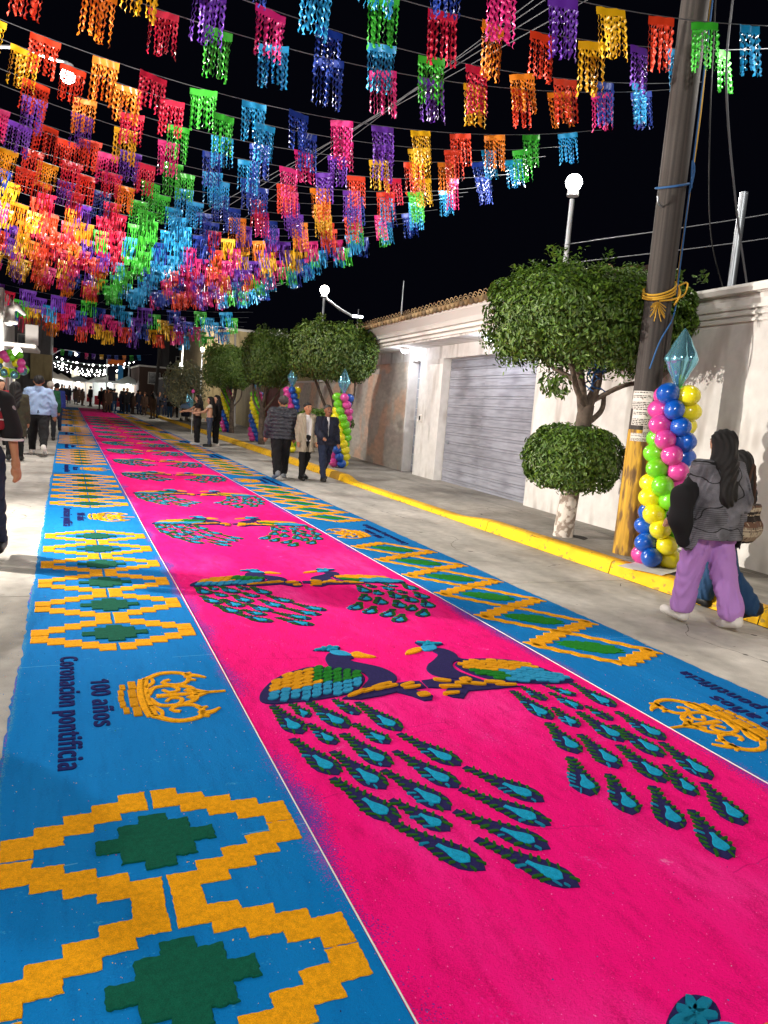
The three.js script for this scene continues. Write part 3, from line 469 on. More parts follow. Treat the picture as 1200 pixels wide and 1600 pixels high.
{ const t = lampPost('street_lamp', 'bright street lamp above the second topiary tree, with a second lamp head on an arm', [9, 6, -27.7], 0, LIGHT.yard, 0.17); obj('side_arm', tube([[0.05, 5.7, 0.05], [0.6, 5.35, 0.2], [1.1, 5.12, 0.3]], 0.05, 10, 6), M.paleSteel, t); obj('lamp_head', rb(0.42, 0.09, 0.18, 0.03, 1.3, 5.14, 0.3), M.glowCool, t); }
lampPost('street_lamp', 'glaring street lamp hanging among the flags at upper left', [-0.07, 7.75, -17.2], 0.1, LIGHT.flags, 0.14, [-2.0, 0]);
lampPost('street_lamp', 'street lamp outside the picture behind the viewer on the left pavement', [-2.4, 7.2, 5.5], 0.1, LIGHT.behind, 0.17);
lampPost('street_lamp', 'street lamp on the left pavement outside the picture beside the carpet', [-3.0, 6.2, -8.5], 0.1, LIGHT.left, 0.2);
{
  const t = thing('wooden_pole', 'tall dark wooden utility pole with worn yellow base and torn posters', 'pole', [6.15, 0.11, -6.72]);
  obj('dark_shaft', cyl(0.152, 0.14, 8.2, 28).translate(0, 1.5, 0), M.wood, t);
  const yb = cyl(0.17, 0.157, 1.5, 28); obj('yellow_base', yb, M.poleYellow, t);
  const paper = canvasTex(256, 256, (g, w, h) => { g.fillStyle = '#d8d4cc'; g.fillRect(0, 0, w, h); const r = rng(4); for (let y = 14; y < h - 10; y += 24) { if (r() < 0.25) continue; g.fillStyle = '#34302d'; let x = 8; while (x < w - 30) { const l = 8 + 30 * r(); g.fillRect(x, y + 2 * r(), l, 9 + 5 * r()); x += l + 4 + 6 * r(); } } for (let i = 0; i < 40; i++) { g.fillStyle = r() < 0.5 ? '#5d4c3c' : '#e6e2da'; g.fillRect(r() * w, r() * h, 4 + 22 * r(), 2 + 7 * r()); } });
  const pm = std('#ffffff', 0.9, { map: paper, side: THREE.DoubleSide });
  for (const [a, w, y0, hh] of [[-0.3, 1.5, 1.74, 0.2], [0.1, 1.9, 1.55, 0.2], [0.5, 0.9, 1.42, 0.16], [-0.1, 1.4, 1.37, 0.09]]) obj('poster_scrap', new THREE.CylinderGeometry(0.16, 0.16 + 0.004, hh, 14, 2, true, -0.74 + a - w / 2, w).translate(0, y0 + hh / 2, 0).scale(1.03, 1, 1.03), pm, t);
  obj('hook', tube([[-0.15, 3.95, 0.05], [-0.24, 3.97, 0.08], [-0.26, 4.04, 0.08]], 0.012, 10, 6), M.steel, t);
  obj('splice_plank', rb(0.06, 0.5, 0.03, 0.006, 0.08, 2.55, 0.15), M.wood, t);
  const yr = thing('yellow_rope', 'yellow rope knotted round the wooden pole below a long taut length', 'rope', [6.15, 0, -6.72]);
  const loop = (y, s) => { const p = []; for (let i = 0; i <= 20; i++) { const a = i / 20 * Math.PI * 2; p.push([0.172 * Math.cos(a), y + s * Math.cos(a + 0.5), 0.172 * Math.sin(a)]); } return tube(p, 0.012, 40, 6); };
  obj('coil', [loop(3.18, 0.1), loop(3.22, 0.11), loop(3.14, 0.08)], M.ropeY, yr);
  obj('taut_length', tube([[0.17, 3.25, 0.08], [0.2, 4.2, 0.06], [0.23, 5.2, 0.04], [0.2, 6.6, 0]], 0.011, 30, 6), M.ropeY, yr);
  const rr = rng(6), strands = []; for (let i = 0; i < 26; i++) { const a = rr() * 6.28, b = rr() * 2; strands.push(tube([[-0.14, 3.03, 0.14], [-0.16 + 0.06 * Math.cos(a), 3.0 - 0.04 * b + 0.04 * Math.sin(a), 0.18], [-0.16 + 0.11 * Math.cos(a), 2.97 - 0.05 * b + 0.07 * Math.sin(a), 0.19]], 0.005, 4, 4)); }
  obj('frayed_end', strands, M.ropeY, yr); obj('bow', [tube([[0.14, 3.24, 0.14], [0.2, 3.28, 0.2], [0.16, 3.14, 0.22], [0.05, 3.08, 0.2], [-0.12, 3.04, 0.15]], 0.01, 20, 6), tube([[0.14, 3.24, 0.14], [0.1, 3.12, 0.22], [0.04, 3.0, 0.2], [0.1, 3.1, 0.19], [0.14, 3.22, 0.15]], 0.01, 20, 6)], M.ropeY, yr);
  const brp = thing('blue_rope', 'thin blue rope running down the right side of the wooden pole', 'rope', [6.15, 0, -6.72]);
  obj('cord', tube([[0.15, 6.4, 0.09], [0.165, 5.2, 0.09], [0.17, 4.4, 0.09], [0.17, 3.4, 0.09], [0.1, 2.9, 0.16], [-0.06, 2.6, 0.17], [-0.12, 2.3, 0.13]], 0.009, 50, 6), M.ropeB, brp);
  obj('knot', [loop(4.32, 0.06), tube([[0.16, 4.25, 0.1], [0.19, 4.5, 0.1], [0.15, 4.6, 0.1], [0.17, 4.3, 0.11]], 0.011, 16, 6)], M.ropeB, brp);
  const al = thing('pole_lamp', 'white lamp arm at the upper right corner, reaching out from the wooden pole', 'street lamp', [6.15, 0, -6.72]);
  obj('arm', tube([[0.05, 6.28, 0.1], [0.35, 6.47, 0.12], [0.7, 6.5, 0.15], [1.05, 6.3, 0.25]], 0.035, 16, 8), M.paleSteel, al); obj('lamp_head', rb(0.5, 0.1, 0.2, 0.04, 1.25, 6.22, 0.28), M.paleSteel, al); obj('lamp_panel', rb(0.36, 0.02, 0.14, 0.005, 1.28, 6.155, 0.28), M.glowCool, al); pointLight(7.43, 6.1, -6.44, 14, 0.13);
  tag(obj('guy_cable', tube([[6.45, 6.4, -6.5], [6.5, 5.5, -6.5], [6.9, 4.2, -6.5], [7.24, 3.36, -6.5]], 0.012, 30, 6), M.wire), 'pale cable sagging from the pole top down to the white wall coping', 'cable');
  tag(obj('guy_cable', tube([[6.4, 6.4, -6.7], [6.62, 5, -6.75], [6.9, 3.9, -6.8], [7.35, 3.3, -6.9]], 0.008, 30, 6), M.black), 'thin dark cable between the wooden pole and the white wall', 'cable');
  tag(obj('roof_pipe', cyl(0.05, 0.05, 1.35, 14).translate(7.75, 3.3, -7.2), M.steel), 'grey steel pipe standing on the white wall at right, open at its top', 'pipe');
  tag(obj('antenna_rod', cyl(0.025, 0.02, 1.6, 8).translate(9, 3.8, -20.3), M.steel), 'thin rod rising behind the tiled garage roof', 'rod');
  tag(obj('antenna_rod', cyl(0.03, 0.025, 1.5, 8).translate(9.2, 3.5, -24.4), M.steel), 'short rod left of the tiled roof beside the far lamp head', 'rod');
  [[8.55, 4.95, 'upper wire from the near lamp pole past the tree top'], [8.55, 4.6, 'lower wire from the near lamp pole past the tree top']].forEach(([x, y, lb]) => tag(obj('overhead_wire', tube([[x, y, -12], [9.5, y - 0.05, -8], [10.5, y + 0.1, -3]], 0.008, 20, 5), M.wire), lb, 'wire'));
  for (let i = 0; i < 4; i++) tag(obj('overhead_wire', tube([[6.2 - 0.1 * i, 7.6 - 0.3 * i, -6.8], [4.2 - 0.9 * i, 6.6 - 0.3 * i, -26], [2 - i * 0.9, 7.0, -60]], 0.006, 30, 5), M.wire), `${ORD[i]} from the top of the bare wires running along the street above the flags`, 'wire', 'wires above the flags');
}

// ---------------------------------------------------------------- topiary trees
const leafGeo = (() => { const g = new THREE.BufferGeometry(), L = 0.5, W = 0.22, f = 0.06; g.setAttribute('position', new THREE.Float32BufferAttribute([0, -L, 0, W * 0.8, -0.15, f, W * 0.75, 0.2, f, 0, L, -0.03, -W * 0.75, 0.2, f, -W * 0.8, -0.15, f, 0, 0, -0.02], 3)); g.setAttribute('uv', new THREE.Float32BufferAttribute(new Array(14).fill(0.5), 2)); g.setIndex([0, 1, 6, 1, 2, 6, 2, 3, 6, 3, 4, 6, 4, 5, 6, 5, 0, 6]); g.computeVertexNormals(); return g; })();
const leafMat = std('#ffffff', 0.5, { side: THREE.DoubleSide }), coreMat = std(new THREE.Color().setRGB(0.055, 0.11, 0.012), 0.9);
function foliage(name, [cx, cy, cz], [rx, ry, rz], n, p, seed, size, parent, { tufts = 0, hue = [0.062, 0.135, 0.01], spread = 0.3, droop = 0, core = true } = {}) {
  const r = rng(seed), m = new THREE.InstancedMesh(leafGeo, leafMat, n + tufts * 30), o = new THREE.Object3D(), c = new THREE.Color(), out = V(0, 0, 0);
  const tf = Array.from({ length: tufts }, () => [(r() * 2 - 1) * rx * 0.9, (r() * 2 - 1) * rz * 0.8, 0.1 + 0.2 * r()]);
  for (let i = 0; i < n + tufts * 30; i++) {
    let d = V(r() * 2 - 1, r() * 2 - 1, r() * 2 - 1); const L = (Math.abs(d.x) ** p + Math.abs(d.y) ** p + Math.abs(d.z) ** p) ** (1 / p); d.divideScalar(L || 1);
    const q = 1 - spread * r() ** 1.6 + 0.16 * (fbm(d.x * 0.5 + 0.5, d.z * 0.5 + d.y * 0.3 + 0.5, 9, 2) - 0.5), lump = 1 + 0.22 * (fbm(0.5 + d.x * 0.4 + d.y * 0.15, 0.5 + d.z * 0.4 - d.y * 0.2, 7, 2) - 0.5);
    let x = d.x * rx * q * lump, y = d.y * ry * q * lump, z = d.z * rz * q * lump;
    if (d.y < -0.3 && droop) y -= droop * r() * r() * (0.5 + vn(d.x * 6 + 20, d.z * 6 + 20, 64));
    out.set(d.x / rx, d.y / ry, d.z / rz).normalize();
    if (i >= n) { const t = tf[(i - n) / 30 | 0]; x = t[0] + (r() - 0.5) * 0.14; z = t[1] + (r() - 0.5) * 0.14; y = ry * 0.96 + t[2] * r(); out.set(r() - 0.5, 1.4, r() - 0.5).normalize(); }
    o.position.set(cx + x, cy + y, cz + z); o.up.set(r() - 0.5, 1, r() - 0.5).normalize();
    o.lookAt(o.position.x + out.x + (r() - 0.5) * 1.5, o.position.y + out.y * 0.6 + (r() - 0.2) * 0.9, o.position.z + out.z + (r() - 0.5) * 1.5); o.rotateZ((r() - 0.5) * 2.4);
    const s = size * (0.7 + 0.6 * r()); o.scale.set(s, s, s); o.updateMatrix(); m.setMatrixAt(i, o.matrix);
    const k = 0.7 + 0.7 * r(), w = r(); c.setRGB(hue[0] * k * (0.7 + 0.8 * w), hue[1] * k * (0.8 + 0.4 * w), hue[2] * k); m.setColorAt(i, c);
  }
  m.name = name; m.castShadow = m.receiveShadow = true; m.userData.kind = 'stuff'; parent.add(m);
  if (core) { const g = new THREE.SphereGeometry(1, 28, 18), P = g.attributes.position, v = V(0, 0, 0); for (let i = 0; i < P.count; i++) { v.fromBufferAttribute(P, i); const L = (Math.abs(v.x) ** p + Math.abs(v.y) ** p + Math.abs(v.z) ** p) ** (1 / p), k = 0.8 / L * (1 + 0.12 * (fbm(v.x * 0.5 + 0.5, v.y * 0.5 + v.z * 0.5 + 0.5, 8, 2) - 0.5)); P.setXYZ(i, cx + v.x * rx * k, cy + v.y * ry * k + 0.06, cz + v.z * rz * k); } g.computeVertexNormals(); obj('inner_twigs', g, coreMat, parent); }
  return m;
}
function limbs(parent, list, name = 'limb', mat = M.bark) { for (const [pts, r0, r1] of list) obj(name, tube(pts, r0, 16, 9, r1), mat, parent); }
{
  const t = thing('topiary_tree', 'large near topiary tree with flat clipped crown, leaf ball and whitewashed trunk', 'tree', [6.06, 0.13, -7.85]);
  const tr = obj('trunk', tube([[0, -0.05, 0], [0.03, 0.4, 0], [0.07, 1.0, 0.02], [0.12, 1.75, 0.04]], 0.125, 20, 12, 0.1), M.bark, t);
  obj('whitewash', tube([[0, 0, 0], [0.03, 0.4, 0], [0.055, 0.8, 0.01]], 0.132, 14, 14, 0.115), M.lime, tr);
  limbs(t, [[[[0.1, 1.6, 0.03], [-0.02, 2.0, 0.05], [-0.1, 2.4, 0], [-0.25, 2.9, 0]], 0.075, 0.04], [[[0.12, 1.65, 0.03], [0.2, 2.05, 0.1], [0.18, 2.4, 0.1], [0.3, 2.9, 0.1]], 0.07, 0.04], [[[0.08, 1.72, 0.06], [-0.2, 1.95, 0.2], [-0.36, 2.15, 0.3], [-0.5, 2.5, 0.3]], 0.042, 0.03], [[[0.18, 1.8, 0.06], [0.45, 2.02, 0.3], [0.85, 2.15, 0.5], [1.1, 2.45, 0.5]], 0.035, 0.025], [[[0.15, 1.5, 0.05], [0.32, 1.7, 0.1], [0.33, 1.9, 0.1]], 0.04, 0.03], [[[0.2, 1.95, 0.06], [0.4, 2.2, -0.2], [0.6, 2.5, -0.3]], 0.035, 0.02], [[[0.02, 2.0, 0.05], [-0.3, 2.25, -0.3], [-0.5, 2.6, -0.5]], 0.04, 0.02]]);
  foliage('crown', [0.03, 2.84, 0], [1.24, 0.5, 0.95], 32000, 3.6, 1, 0.066, t, { tufts: 26, droop: 0.26 });
  foliage('leaf_spray', [-0.62, 1.93, 0.35], [0.22, 0.16, 0.16], 160, 2, 12, 0.085, t, { spread: 0.9, core: false });
  foliage('lower_ball', [0.02, 1.06, 0.02], [0.64, 0.43, 0.6], 9000, 2.3, 2, 0.066, t, { droop: 0.05 });
  tag(obj('tangled_rope', (() => { const r = rng(44), g = []; for (let i = 0; i < 7; i++) { const p = []; for (let k = 0; k < 6; k++) p.push([6.06 + 0.12 + (r() - 0.5) * 0.34, 2.1 + k * 0.075 + (r() - 0.5) * 0.12, -7.85 + 0.14 + (r() - 0.5) * 0.2]); g.push(tube(p, 0.009, 30, 5)); } return g; })(), M.ropeB), 'tangle of blue rope caught in the fork of the near topiary tree', 'rope');
  tag(obj('tree_pit', new THREE.CircleGeometry(0.34, 20).rotateX(-Math.PI / 2).scale(1.2, 1, 0.8).translate(6.0, 0.139, -7.83), std('#2a241d', 1, { bumpMap: concreteBump, bumpScale: 0.02 })), 'dark bare earth round the foot of the near topiary tree', 'soil');
  const trees = [
    ['second topiary tree, its clipped crown leaning over the walking couple', [6.42, 0.13, -18], [-0.25, 2.86, 0], [1.08, 0.66, 1.0], 13000, 3.2, true],
    ['third topiary tree from the viewer, with a tall clipped crown and bare forked trunks', [6.2, 0.13, -25], [0.1, 2.95, 0], [0.86, 0.9, 0.9], 10000, 3, false],
    ['fourth topiary tree from the viewer, darkest and farthest of the clipped crowns', [6.7, 0.13, -32.5], [-0.3, 2.85, 0], [1.0, 0.86, 1.0], 10000, 4, false],
  ];
  trees.forEach(([label, pos, c, rr, n, p, ball], i) => {
    const t = thing('topiary_tree', label, 'tree', pos);
    obj('trunk', tube([[0, -0.05, 0], [-0.03, 0.6, 0], [-0.04, 1.3, 0]], 0.12, 14, 10, 0.09), M.bark, t);
    limbs(t, [[[[-0.04, 1.25, 0], [-0.25, 1.8, 0.1], [c[0] - 0.35, 2.4, 0.1]], 0.06, 0.03], [[[-0.04, 1.25, 0], [0.12, 1.8, -0.1], [c[0] + 0.4, 2.5, 0]], 0.06, 0.03], [[[-0.03, 1.0, 0], [-0.3, 1.5, -0.2], [c[0] - 0.4, 2.3, -0.3]], 0.045, 0.03], [[[-0.02, 1.1, 0], [0.3, 1.6, 0.15], [c[0] + 0.6, 2.3, 0.2]], 0.04, 0.02], [[[-0.04, 1.3, 0], [0, 1.9, 0.2], [c[0], 2.6, 0.3]], 0.05, 0.03]]);
    foliage('crown', c, rr, n, p, 20 + i, 0.095, t, { tufts: 8, hue: [0.07, 0.135, 0.016], droop: 0.12 });
    if (ball) foliage('lower_ball', [-0.35, 1.1, 0], [0.75, 0.3, 0.5], 4000, 2.3, 30, 0.09, t);
  });
  const ol = thing('pale_shrub_tree', 'loose pale leaved small tree lit by a lamp, left of the clipped trees', 'tree', [6.7, 0.1, -46]);
  limbs(ol, [[[[0, 0, 0], [0, 0.8, 0], [-0.3, 1.8, 0]], 0.1, 0.05], [[[0, 0.3, 0], [0.2, 1, 0], [0.5, 2, 0]], 0.08, 0.04], [[[0, 0.2, 0], [-0.4, 1, 0.1], [-0.7, 1.8, 0]], 0.07, 0.03]], 'trunk');
  foliage('crown', [-0.1, 2.15, 0], [1.35, 1.45, 1.2], 3600, 2, 50, 0.19, ol, { hue: [0.3, 0.34, 0.2], spread: 0.75, core: false });
}

// ---------------------------------------------------------------- balloon columns
const BAL = { blue: '#0c55b8', pink: '#d8459a', green: '#72cf22', yellow: '#ecdf1c' }, balMat = Object.fromEntries(Object.entries(BAL).map(([k, c]) => [k, new THREE.MeshPhysicalMaterial({ color: c, roughness: 0.28, clearcoat: 0.6, clearcoatRoughness: 0.12 })]));
const balGeo = (() => { const p = []; for (let i = 0; i <= 16; i++) { const a = i / 16 * Math.PI; p.push(new THREE.Vector2(Math.sin(a) * (1 - 0.06 * (1 - Math.cos(a))), -Math.cos(a) * 1.06)); } return new THREE.LatheGeometry(p, 22); })();
const foilMat = new THREE.MeshPhysicalMaterial({ color: '#7fc4d8', metalness: 0.75, roughness: 0.12, clearcoat: 0.5 });
const foilGeo = (() => { const g = new THREE.SphereGeometry(1, 48, 28), P = g.attributes.position; for (let i = 0; i < P.count; i++) { const y = P.getY(i), a = Math.atan2(P.getZ(i), P.getX(i)), s = (1 - Math.abs(y)) ** 0.85 * (0.78 + 0.24 * Math.abs(Math.cos(2 * a)) ** 0.5) * (1 + 0.03 * Math.sin(14 * y + 3 * a)) + 0.02; P.setXYZ(i, Math.cos(a) * s, y, Math.sin(a) * s); } g.computeVertexNormals(); return g; })();
function balloonColumn(label, [x, y, z], rings, phase, spin, foil, cols = ['blue', 'pink', 'green', 'yellow']) {
  const t = thing('balloon_column', label, 'balloon column', [x, y, z], 0, 'balloon columns along the kerb'), r = rng(rings * 7 + phase * 100 | 0);
  obj('centre_rod', cyl(0.015, 0.015, rings * 0.158 + (foil ? 0.2 : 0), 8), M.paleSteel, t);
  for (let k = 0; k < rings; k++) for (let j = 0; j < 4; j++) {
    const a = phase + j * Math.PI / 2 - k * spin, b = obj('balloon', balGeo, balMat[cols[j]], t), R = 0.148;
    b.position.set(Math.cos(a) * R, 0.11 + k * 0.158 + 0.02 * (r() - 0.5), Math.sin(a) * R); b.lookAt(b.getWorldPosition(V(0, 0, 0)).add(V(Math.cos(a), 0.1 * (r() - 0.5), Math.sin(a)))); b.rotateX(Math.PI / 2); b.scale.setScalar(0.117 * (0.95 + 0.1 * r()));
  }
  if (foil) { const f = obj('foil_topper', foilGeo, foilMat, t); f.position.set(0, rings * 0.158 + 0.33, 0); f.scale.set(0.17, 0.32, 0.17); f.rotation.y = 0.5; }
  return t;
}
balloonColumn('nearest balloon column beside the wooden pole, with a light blue foil diamond on top', [5.92, 0.15, -6.02], 12, 1.1, -0.6, true, ['yellow', 'blue', 'pink', 'green']);
balloonColumn('balloon column behind the walking man in navy, below the second tree', [6.17, 0.15, -17.0], 11, 1.4, -0.5, true);
balloonColumn('balloon column partly hidden behind the man in the quilted jacket', [6.2, 0.15, -21.6], 12, 2.6, -0.5, true);
balloonColumn('balloon column left of the man in the quilted jacket, with a foil tip', [6.3, 0.15, -26.4], 11, 1.0, -0.5, true);
balloonColumn('farthest balloon column, striped blue pink and yellow behind the three girls', [6.5, 0.13, -33], 13, 0.4, -0.5, false);
{ const r = rng(3), g = new THREE.PlaneGeometry(0.75, 0.5, 8, 6).rotateX(-Math.PI / 2), P = g.attributes.position; for (let i = 0; i < P.count; i++) P.setY(i, 0.012 * r() + (P.getX(i) < -0.3 ? -0.01 : 0)); g.computeVertexNormals(); tag(obj('paper_sheet', g.rotateY(0.35).translate(5.87, 0.158, -5.95), std('#d9d6cf', 0.8, { side: THREE.DoubleSide })), 'crumpled white paper sheet under the nearest balloon column', 'paper'); }
{ const p = thing('balloon_stake', 'thin stake with pale blue foil balloon at the kerb left of three girls', 'balloon', [4.9, 0.02, -32]); obj('stake', cyl(0.018, 0.015, 1.75, 8), M.paleSteel, p); const f = obj('foil_balloon', foilGeo, foilMat, p); f.position.set(-0.12, 1.35, 0); f.scale.set(0.16, 0.36, 0.16); f.rotation.z = 0.35; obj('top_balloon', balGeo, balMat.pink, p).scale.setScalar(0.08); p.children[2].position.set(0, 1.78, 0); }

// ---------------------------------------------------------------- fringed flags strung over the street
const FLAGC = { yellow: '#f2b90f', red: '#e8401c', orange: '#f58a12', crimson: '#d3143f', green: '#3fc233', sky: '#1fa0dc', blue: '#12389c', pink: '#e2267f', purple: '#6a2fae' };
const CYC = ['yellow', 'red', 'orange', 'crimson', 'green', 'sky', 'blue', 'pink', 'purple'];
const flagMat = Object.fromEntries(Object.entries(FLAGC).map(([k, c]) => [k, new THREE.MeshPhysicalMaterial({ color: c, roughness: 0.42, metalness: 0.12, side: THREE.DoubleSide, clearcoat: 0.4, clearcoatRoughness: 0.15 })]));
function flagGeometry(seed, fine) {
  const r = rng(seed), g = [], W = 0.31, n = fine ? 10 : 8, seg = fine ? 18 : 7, head = new THREE.PlaneGeometry(W, 0.07, 6, 1).translate(0, -0.035, 0), HP = head.attributes.position;
  for (let i = 0; i < HP.count; i++) HP.setZ(i, 0.008 * Math.sin(HP.getX(i) * 40 + seed)); head.computeVertexNormals(); g.push(head);
  for (let s = 0; s < n; s++) {
    const x0 = -W / 2 + (s + 0.5) * W / n, L = 0.34 + 0.06 * r(), w = W / n * (r() < 0.08 ? 0.2 : 0.68 + 0.32 * r()), ph = r() * 6.3, wl = 0.055 + 0.02 * r(), amp = fine ? 0.008 : 0.006, sx = (r() - 0.5) * 0.04, tw = (r() - 0.5) * 5, zz = (r() - 0.5) * 0.05, pos = [], uv = [], idx = [];
    for (let i = 0; i <= seg; i++) { const t = i / seg, y = -0.065 - L * t, zg = amp * Math.sin(t * L / wl * 6.283 + ph), a = tw * t + 0.8 * Math.sin(t * L / wl * 6.283 + ph + 1), cx = x0 + sx * t + zg, cz = zz * t + amp * Math.cos(t * L / wl * 6.283 + ph); pos.push(cx - w / 2 * Math.cos(a), y, cz - w / 2 * Math.sin(a), cx + w / 2 * Math.cos(a), y, cz + w / 2 * Math.sin(a)); uv.push(0, t, 1, t); if (i) { const k = i * 2; idx.push(k - 2, k - 1, k, k - 1, k + 1, k); } }
    const b = new THREE.BufferGeometry(); b.setAttribute('position', new THREE.Float32BufferAttribute(pos, 3)); b.setAttribute('uv', new THREE.Float32BufferAttribute(uv, 2)); b.setIndex(idx); b.computeVertexNormals(); g.push(b.toNonIndexed());
  }
  return join(g);
}
const FINE = [1, 2, 3, 4, 5, 6].map((s) => flagGeometry(s, true)), COARSE = [7, 8, 9, 10].map((s) => flagGeometry(s, false));
function garland(label, z, ymid, x0, x1, sag, xc, seed, shift = 0, rev = false, group = 'flag garlands strung across the street', size = 1, slant = 0) {
  const r = rng(seed), t = thing('flag_garland', label, 'garland', [0, 0, z], 0, group), Y = (x) => ymid + sag * (x - xc) ** 2, skew = (r() - 0.5) * 0.5 + slant, pts = [];
  for (let i = 0; i <= 12; i++) { const x = x0 - 0.6 + (x1 - x0 + 1.2) * i / 12; pts.push([x, Y(x), skew * (x - xc) / 4]); }
  obj('string', tube(pts, 0.005, 40, 4), M.wire, t);
  for (let k = 0, x = x0; x <= x1; x += 0.6 * size, k++) {
    const last = x + 1.2 * size > x1 && xc > 2, c = last ? (x + 0.6 * size > x1 ? ['sky', 'green', 'sky', 'blue'][seed % 4] : ['green', 'sky', 'blue', 'pink'][seed % 4]) : z < -12 && (x < 1.0 || x > 2.9) && r() < 0.6 ? ['yellow', 'red', 'orange', 'crimson', 'pink', 'purple', 'pink', 'purple', 'red', 'blue'][Math.floor(r() * 10)] : CYC[((((rev ? Math.round((2.18 * 2 - x + 0.75) / 0.6 / size) : Math.round((x - 1.63) / 0.6 / size) + 4) + shift) % 9) + 9) % 9], f = obj('fringed_flag', z > -17 ? FINE[Math.floor(r() * 6)] : COARSE[Math.floor(r() * 4)], flagMat[c], t), xx = x + (r() - 0.5) * 0.08;
    f.position.set(xx, Y(xx) - 0.004, skew * (xx - xc) / 4); f.rotation.set((r() - 0.5) * 0.25, (r() - 0.5) * 0.7, Math.atan(2 * sag * (xx - xc)) + (r() - 0.5) * 0.05); f.scale.set(size * (0.95 + 0.15 * r()), size ** 0.55 * (0.95 + 0.2 * r()), 1); if (r() < 0.5) f.scale.x *= -1;
  }
}
{
  const r = rng(99), zs = [-6.2, -6.9, -7.75, -8.4]; for (let z = -10.03; z > -31.8; z -= 0.8) zs.push(z + 0.08 * (r() - 0.5));
  zs.forEach((z, i) => garland(i < 12 ? `${ORD[i]} flag garland from the viewer, strung high across the street` : 'one of the many overlapping flag garlands farther down the street', z, 5.4 + (i < 5 ? 0 : 0.1 * (r() - 0.5)), -3.8 - 2.2 * clamp((-z - 10) / 18) + 0.6 * r(), 6.95 + 0.25 * r(), 0.0272, 2.2, 200 + i, i % 5 === 2 ? 1 : 0, i === 1 || i === 2 || i === 7, i < 12 ? undefined : 'overlapping flag garlands farther down the street', 1 + 0.35 * clamp((-z - 10) / 18)));
  for (let k = 0; k < 6; k++) garland(`flag garland in the lower far group, ${ORD[k]} from the viewer`, -33.2 - 0.6 * k, 5.1 - 0.17 * k, -7 + 0.4 * k, 6.9, 0.013, 2.2, 300 + k, 1 + k, k % 2 === 1, 'lower far group of flag garlands', 1.85);
  garland('single faint flag garland low over the distant market lights', -68, 4.5, -1.5, 6.2, 0.02, 2.2, 320, 3, false);
}

// ---------------------------------------------------------------- people
// signed distance bodies: tapered capsules between joints, joined with a smooth minimum, meshed with surface nets
function surfaceNets(f, lo, hi, cell) {
  const n = [0, 1, 2].map((i) => Math.ceil((hi[i] - lo[i]) / cell) + 1), [nx, ny, nz] = n, F = new Float32Array(nx * ny * nz);
  for (let k = 0, q = 0; k < nz; k++) for (let j = 0; j < ny; j++) for (let i = 0; i < nx; i++, q++) F[q] = f(lo[0] + i * cell, lo[1] + j * cell, lo[2] + k * cell);
  const id = new Int32Array(nx * ny * nz).fill(-1), pos = [], idx = [], E = [[0, 1], [2, 3], [4, 5], [6, 7], [0, 2], [1, 3], [4, 6], [5, 7], [0, 4], [1, 5], [2, 6], [3, 7]], off = [0, 1, nx, nx + 1, nx * ny, nx * ny + 1, nx * ny + nx, nx * ny + nx + 1];
  for (let k = 0; k < nz - 1; k++) for (let j = 0; j < ny - 1; j++) for (let i = 0; i < nx - 1; i++) {
    const q = i + nx * (j + ny * k); let m = 0; for (let c = 0; c < 8; c++) if (F[q + off[c]] < 0) m |= 1 << c;
    if (m === 0 || m === 255) continue;
    let x = 0, y = 0, z = 0, cnt = 0;
    for (const [a, b] of E) { const fa = F[q + off[a]], fb = F[q + off[b]]; if ((fa < 0) === (fb < 0)) continue; const t = fa / (fa - fb); x += (a & 1) + ((b & 1) - (a & 1)) * t; y += (a >> 1 & 1) + ((b >> 1 & 1) - (a >> 1 & 1)) * t; z += (a >> 2) + ((b >> 2) - (a >> 2)) * t; cnt++; }
    id[q] = pos.length / 3; pos.push(lo[0] + (i + x / cnt) * cell, lo[1] + (j + y / cnt) * cell, lo[2] + (k + z / cnt) * cell);
  }
  const quad = (a, b, c, d, flip) => { if (a < 0 || b < 0 || c < 0 || d < 0) return; flip ? idx.push(a, c, b, a, d, c) : idx.push(a, b, c, a, c, d); };
  for (let k = 1; k < nz - 1; k++) for (let j = 1; j < ny - 1; j++) for (let i = 1; i < nx - 1; i++) {
    const q = i + nx * (j + ny * k), s = F[q] < 0;
    if (s !== F[q + 1] < 0) quad(id[q], id[q - nx], id[q - nx - nx * ny], id[q - nx * ny], s ? 1 : 0);
    if (s !== F[q + nx] < 0) quad(id[q], id[q - nx * ny], id[q - 1 - nx * ny], id[q - 1], s ? 1 : 0);
    if (s !== F[q + nx * ny] < 0) quad(id[q], id[q - 1], id[q - 1 - nx], id[q - nx], s ? 1 : 0);
  }
  const g = new THREE.BufferGeometry(); g.setAttribute('position', new THREE.Float32BufferAttribute(pos, 3));
  const uv = []; for (let i = 0; i < pos.length; i += 3) uv.push(pos[i], pos[i + 1]); g.setAttribute('uv', new THREE.Float32BufferAttribute(uv, 2));
  g.setIndex(idx.map((_, i) => idx[i % 3 === 1 ? i + 1 : i % 3 === 2 ? i - 1 : i])); g.computeVertexNormals(); return g;
}
